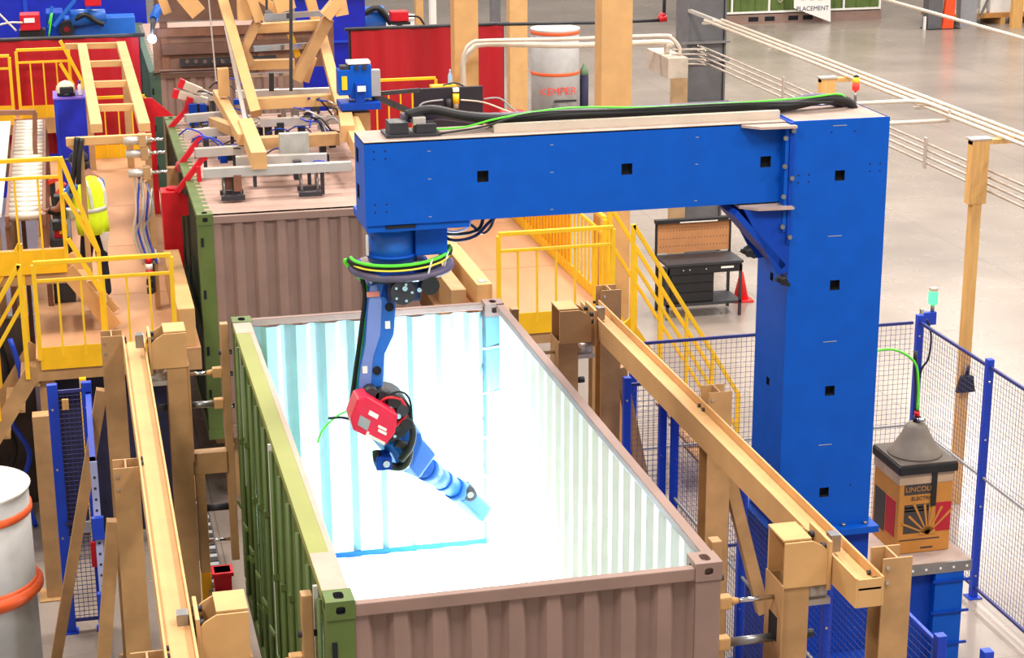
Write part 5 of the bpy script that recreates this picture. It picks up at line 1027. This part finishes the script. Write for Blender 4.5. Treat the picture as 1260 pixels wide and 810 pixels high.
# ================================================================== THE WORKER
def skin(name, pts, edges, rad, m, parent, sub=2, root=0):
    o0 = ORG[parent.name]
    me = bpy.data.meshes.new(name); me.from_pydata([tuple(Vector(p)) for p in pts], edges, [])
    o = bpy.data.objects.new(name, me); COL.objects.link(o)
    md = o.modifiers.new('skin', 'SKIN'); md.use_smooth_shade = True
    for i, r in enumerate(rad):
        sv = me.skin_vertices[0].data[i]; sv.radius = r if isinstance(r, tuple) else (r, r); sv.use_root = (i == root)
    ss = o.modifiers.new('sub', 'SUBSURF'); ss.levels = ss.render_levels = sub
    dg = bpy.context.evaluated_depsgraph_get(); me2 = bpy.data.meshes.new_from_object(o.evaluated_get(dg))
    bpy.data.objects.remove(o); me2.materials.clear(); me2.materials.append(m)
    me2.polygons.foreach_set('use_smooth', [True]*len(me2.polygons))
    o = bpy.data.objects.new(name, me2); COL.objects.link(o); o.parent = parent; ORG[o.name] = o0
    return o
pe = thing('person', 'worker in yellow hi-vis vest and dark trousers bending to the machine on the left deck', 'person', (-1.09, 11.06, ZD))
fx, fy = -.72, .69                                  # facing direction
F = Vector((fx, fy, 0)); R_ = Vector((fy, -fx, 0)); Z = Vector((0, 0, 1))
def J(f, r, z): return F*f+R_*r+Z*z
pel, ch, nk = J(0, 0, .95), J(.04, 0, 1.28), J(.08, 0, 1.47)
shL, shR = J(.06, -.185, 1.41), J(.06, .185, 1.41)
elL, hdL = J(.28, -.24, 1.12), Vector((-.44, .12, 1.1))
elR, hdR = J(.06, .25, 1.11), J(.34, .13, 1.04)
def hand(w, d, up, side):
    """palm and five fingers as short chains that start inside the palm"""
    d = d.normalized(); s = d.cross(up).normalized()*side; P_ = [w, w+d*.05, w+d*.095]; E_ = [(0, 1), (1, 2)]; Rr = [(.026, .02), (.04, .018), (.038, .016)]
    for k, (off, ln) in enumerate(((-.03, .07), (-.01, .082), (.011, .078), (.031, .06))):
        b = len(P_); q = w+d*.09+s*off; P_ += [q, q+d*ln*.5-up*.008, q+d*ln-up*.032]; E_ += [(2, b), (b, b+1), (b+1, b+2)]; Rr += [.0105, .0095, .008]
    b = len(P_); q = w+d*.03-s*.03; P_ += [q, q+d*.035-s*.03-up*.01, q+d*.07-s*.035-up*.02]; E_ += [(1, b), (b, b+1), (b+1, b+2)]; Rr += [.013, .011, .009]
    return P_, E_, Rr
# one continuous body: torso core, neck, head and both arms
pts = [pel, ch, nk, J(.115, 0, 1.545), J(.15, 0, 1.63), J(.145, 0, 1.70), shL, elL, hdL, shR, elR, hdR]
edg = [(0, 1), (1, 2), (2, 3), (3, 4), (4, 5), (2, 6), (6, 7), (7, 8), (2, 9), (9, 10), (10, 11)]
rad = [(.13, .1), (.15, .11), .062, .06, (.088, .1), (.075, .085), .06, .045, .027, .06, .045, .027]
for w, e, sd in ((8, elL, 1), (11, elR, -1)):
    P_, E_, Rr = hand(pts[w], pts[w]-e, Z, sd); b = len(pts)
    pts += P_[1:]; rad += Rr[1:]; mp = lambda i: w if i == 0 else b+i-1
    edg += [(mp(i), mp(j)) for i, j in E_]
body = skin('body', pts, edg, rad, SKIN, pe, 2)
hc = J(.15, 0, 1.64)
fd_ = (F+Vector((0, 0, -.25))).normalized()
MB().lathe([(.02, -.005), (.105, 0), (.108, .03), (.095, .075), (.06, .108), (.01, .118)], tuple(pe.location+hc+Vector((0, 0, .0))), 20).build('cap', mat('dark_cap', (30, 30, 44), .8), pe)
MB().prism([tuple((pe.location+hc+q).xy) for q in (F*.06+R_*.08, F*.17+R_*.06, F*.19, F*.17-R_*.06, F*.06-R_*.08)], 'z', pe.location.z+hc.z-.004, pe.location.z+hc.z+.012).build('cap_peak', bpy.data.materials['dark_cap'], pe, .003)
O = pe.location
MB().lathe([(.07, -.1), (.094, -.06), (.1, 0)], tuple(O+hc-F*.025), 18).build('hair', mat('dark_hair', (26, 20, 20), .8), pe)
for s_ in (-1, 1):
    q = O+hc+F*.095+R_*.035*s_-Z*.02; MB().lathe([(.002, -.012), (.013, 0), (.002, .012)], tuple(q), 8).build('eye', WHITE, pe)
    q = O+hc+R_*.1*s_-Z*.03; MB().lathe([(.004, -.03), (.02, -.01), (.022, .012), (.006, .03)], tuple(q), 8).build('ear', SKIN, pe)
q = O+hc+F*.105-Z*.045; MB().cyl(q+Z*.03-F*.01, q+F*.012, .008, .016, 8).build('nose', SKIN, pe)
q = O+hc+F*.098-Z*.075; MB().bar(q-R_*.025, q+R_*.025, .012, .008).build('mouth', mat('lips', (140, 70, 66), .6), pe)
# clothing
def loft(rings, n=22):
    """rings: (centre, half width across, half depth)"""
    mb = MB(); vs = []
    for c, a, b in rings: vs += [O+c+R_*a*math.cos(t*2*math.pi/n)+F*b*math.sin(t*2*math.pi/n) for t in range(n)]
    m = len(rings); mb.add(vs, [(i*n+j, i*n+(j+1) % n, (i+1)*n+(j+1) % n, (i+1)*n+j) for i in range(m-1) for j in range(n)]+[tuple(range(n))[::-1], tuple((m-1)*n+i for i in range(n))], True); return mb
VR = [(J(.0, 0, .84), .2, .155), (J(.02, 0, .98), .205, .16), (J(.03, 0, 1.14), .2, .155), (J(.045, 0, 1.3), .215, .155), (J(.055, 0, 1.4), .205, .13), (J(.07, 0, 1.46), .13, .09), (J(.08, 0, 1.485), .075, .07)]
vest = loft(VR).build('vest', HIVIS, pe)
def ringat(z):
    for i in range(len(VR)-1):
        if VR[i][0].z <= z <= VR[i+1][0].z:
            f = (z-VR[i][0].z)/(VR[i+1][0].z-VR[i][0].z); return VR[i][0].lerp(VR[i+1][0], f), VR[i][1]*(1-f)+VR[i+1][1]*f+.006, VR[i][2]*(1-f)+VR[i+1][2]*f+.006
loft([ringat(1.09), ringat(1.14)]).build('reflective_band', SILV, vest)
for s_ in (-1, 1):
    for fs in (-1, 1):
        P_ = []
        for z in (1.15, 1.22, 1.3, 1.38, 1.44):
            c, a, b = ringat(z); k = .52*s_; P_.append(O+c+R_*a*k+F*fs*(b)*math.sqrt(1-k*k))
        mb = MB()
        for i in range(4): mb.bar(P_[i], P_[i+1], .045, .008, F)
        mb.build('shoulder_stripe', SILV, vest)
for sh_, el_ in ((shL, elL), (shR, elR)):
    skin('shirt_sleeve', [sh_-(el_-sh_)*.1, sh_.lerp(el_, .3), sh_.lerp(el_, .62)], [(0, 1), (1, 2)], [.075, .068, .062], SHIRT, pe)
fl, fr = Vector((-.1, .14, 0)), Vector((.1, -.04, 0))
tp = [J(0, 0, .98), J(-.02, 0, .88), J(-.0, -.1, .82), fl*.55+J(.03, -.05, .5), fl+Z*.1, J(-.0, .1, .82), fr*.55+J(.03, .05, .5), fr+Z*.1]
skin('trousers', tp, [(0, 1), (1, 2), (2, 3), (3, 4), (1, 5), (5, 6), (6, 7)], [(.15, .12), (.15, .12), .09, .07, .058, .09, .07, .058], NAVY, pe)
for f_ in (fl, fr):
    skin('shoe', [f_-F*.05+Z*.045, f_+F*.04+Z*.05, f_+F*.15+Z*.035], [(0, 1), (1, 2)], [.042, (.05, .045), (.045, .032)], BLACK, pe)
loft([(J(-.02, .02, .72), .16, .1), (J(-.01, .02, .86), .165, .125)]).v
q = O+J(-.1, .06, 0); MB().prism([(q.x-.06, O.z+.86), (q.x+.05, O.z+.86), (q.x+.02, O.z+.62), (q.x-.02, O.z+.66)], 'y', q.y-.1, q.y-.085).build('shirt_tail', WSHIRT, pe)
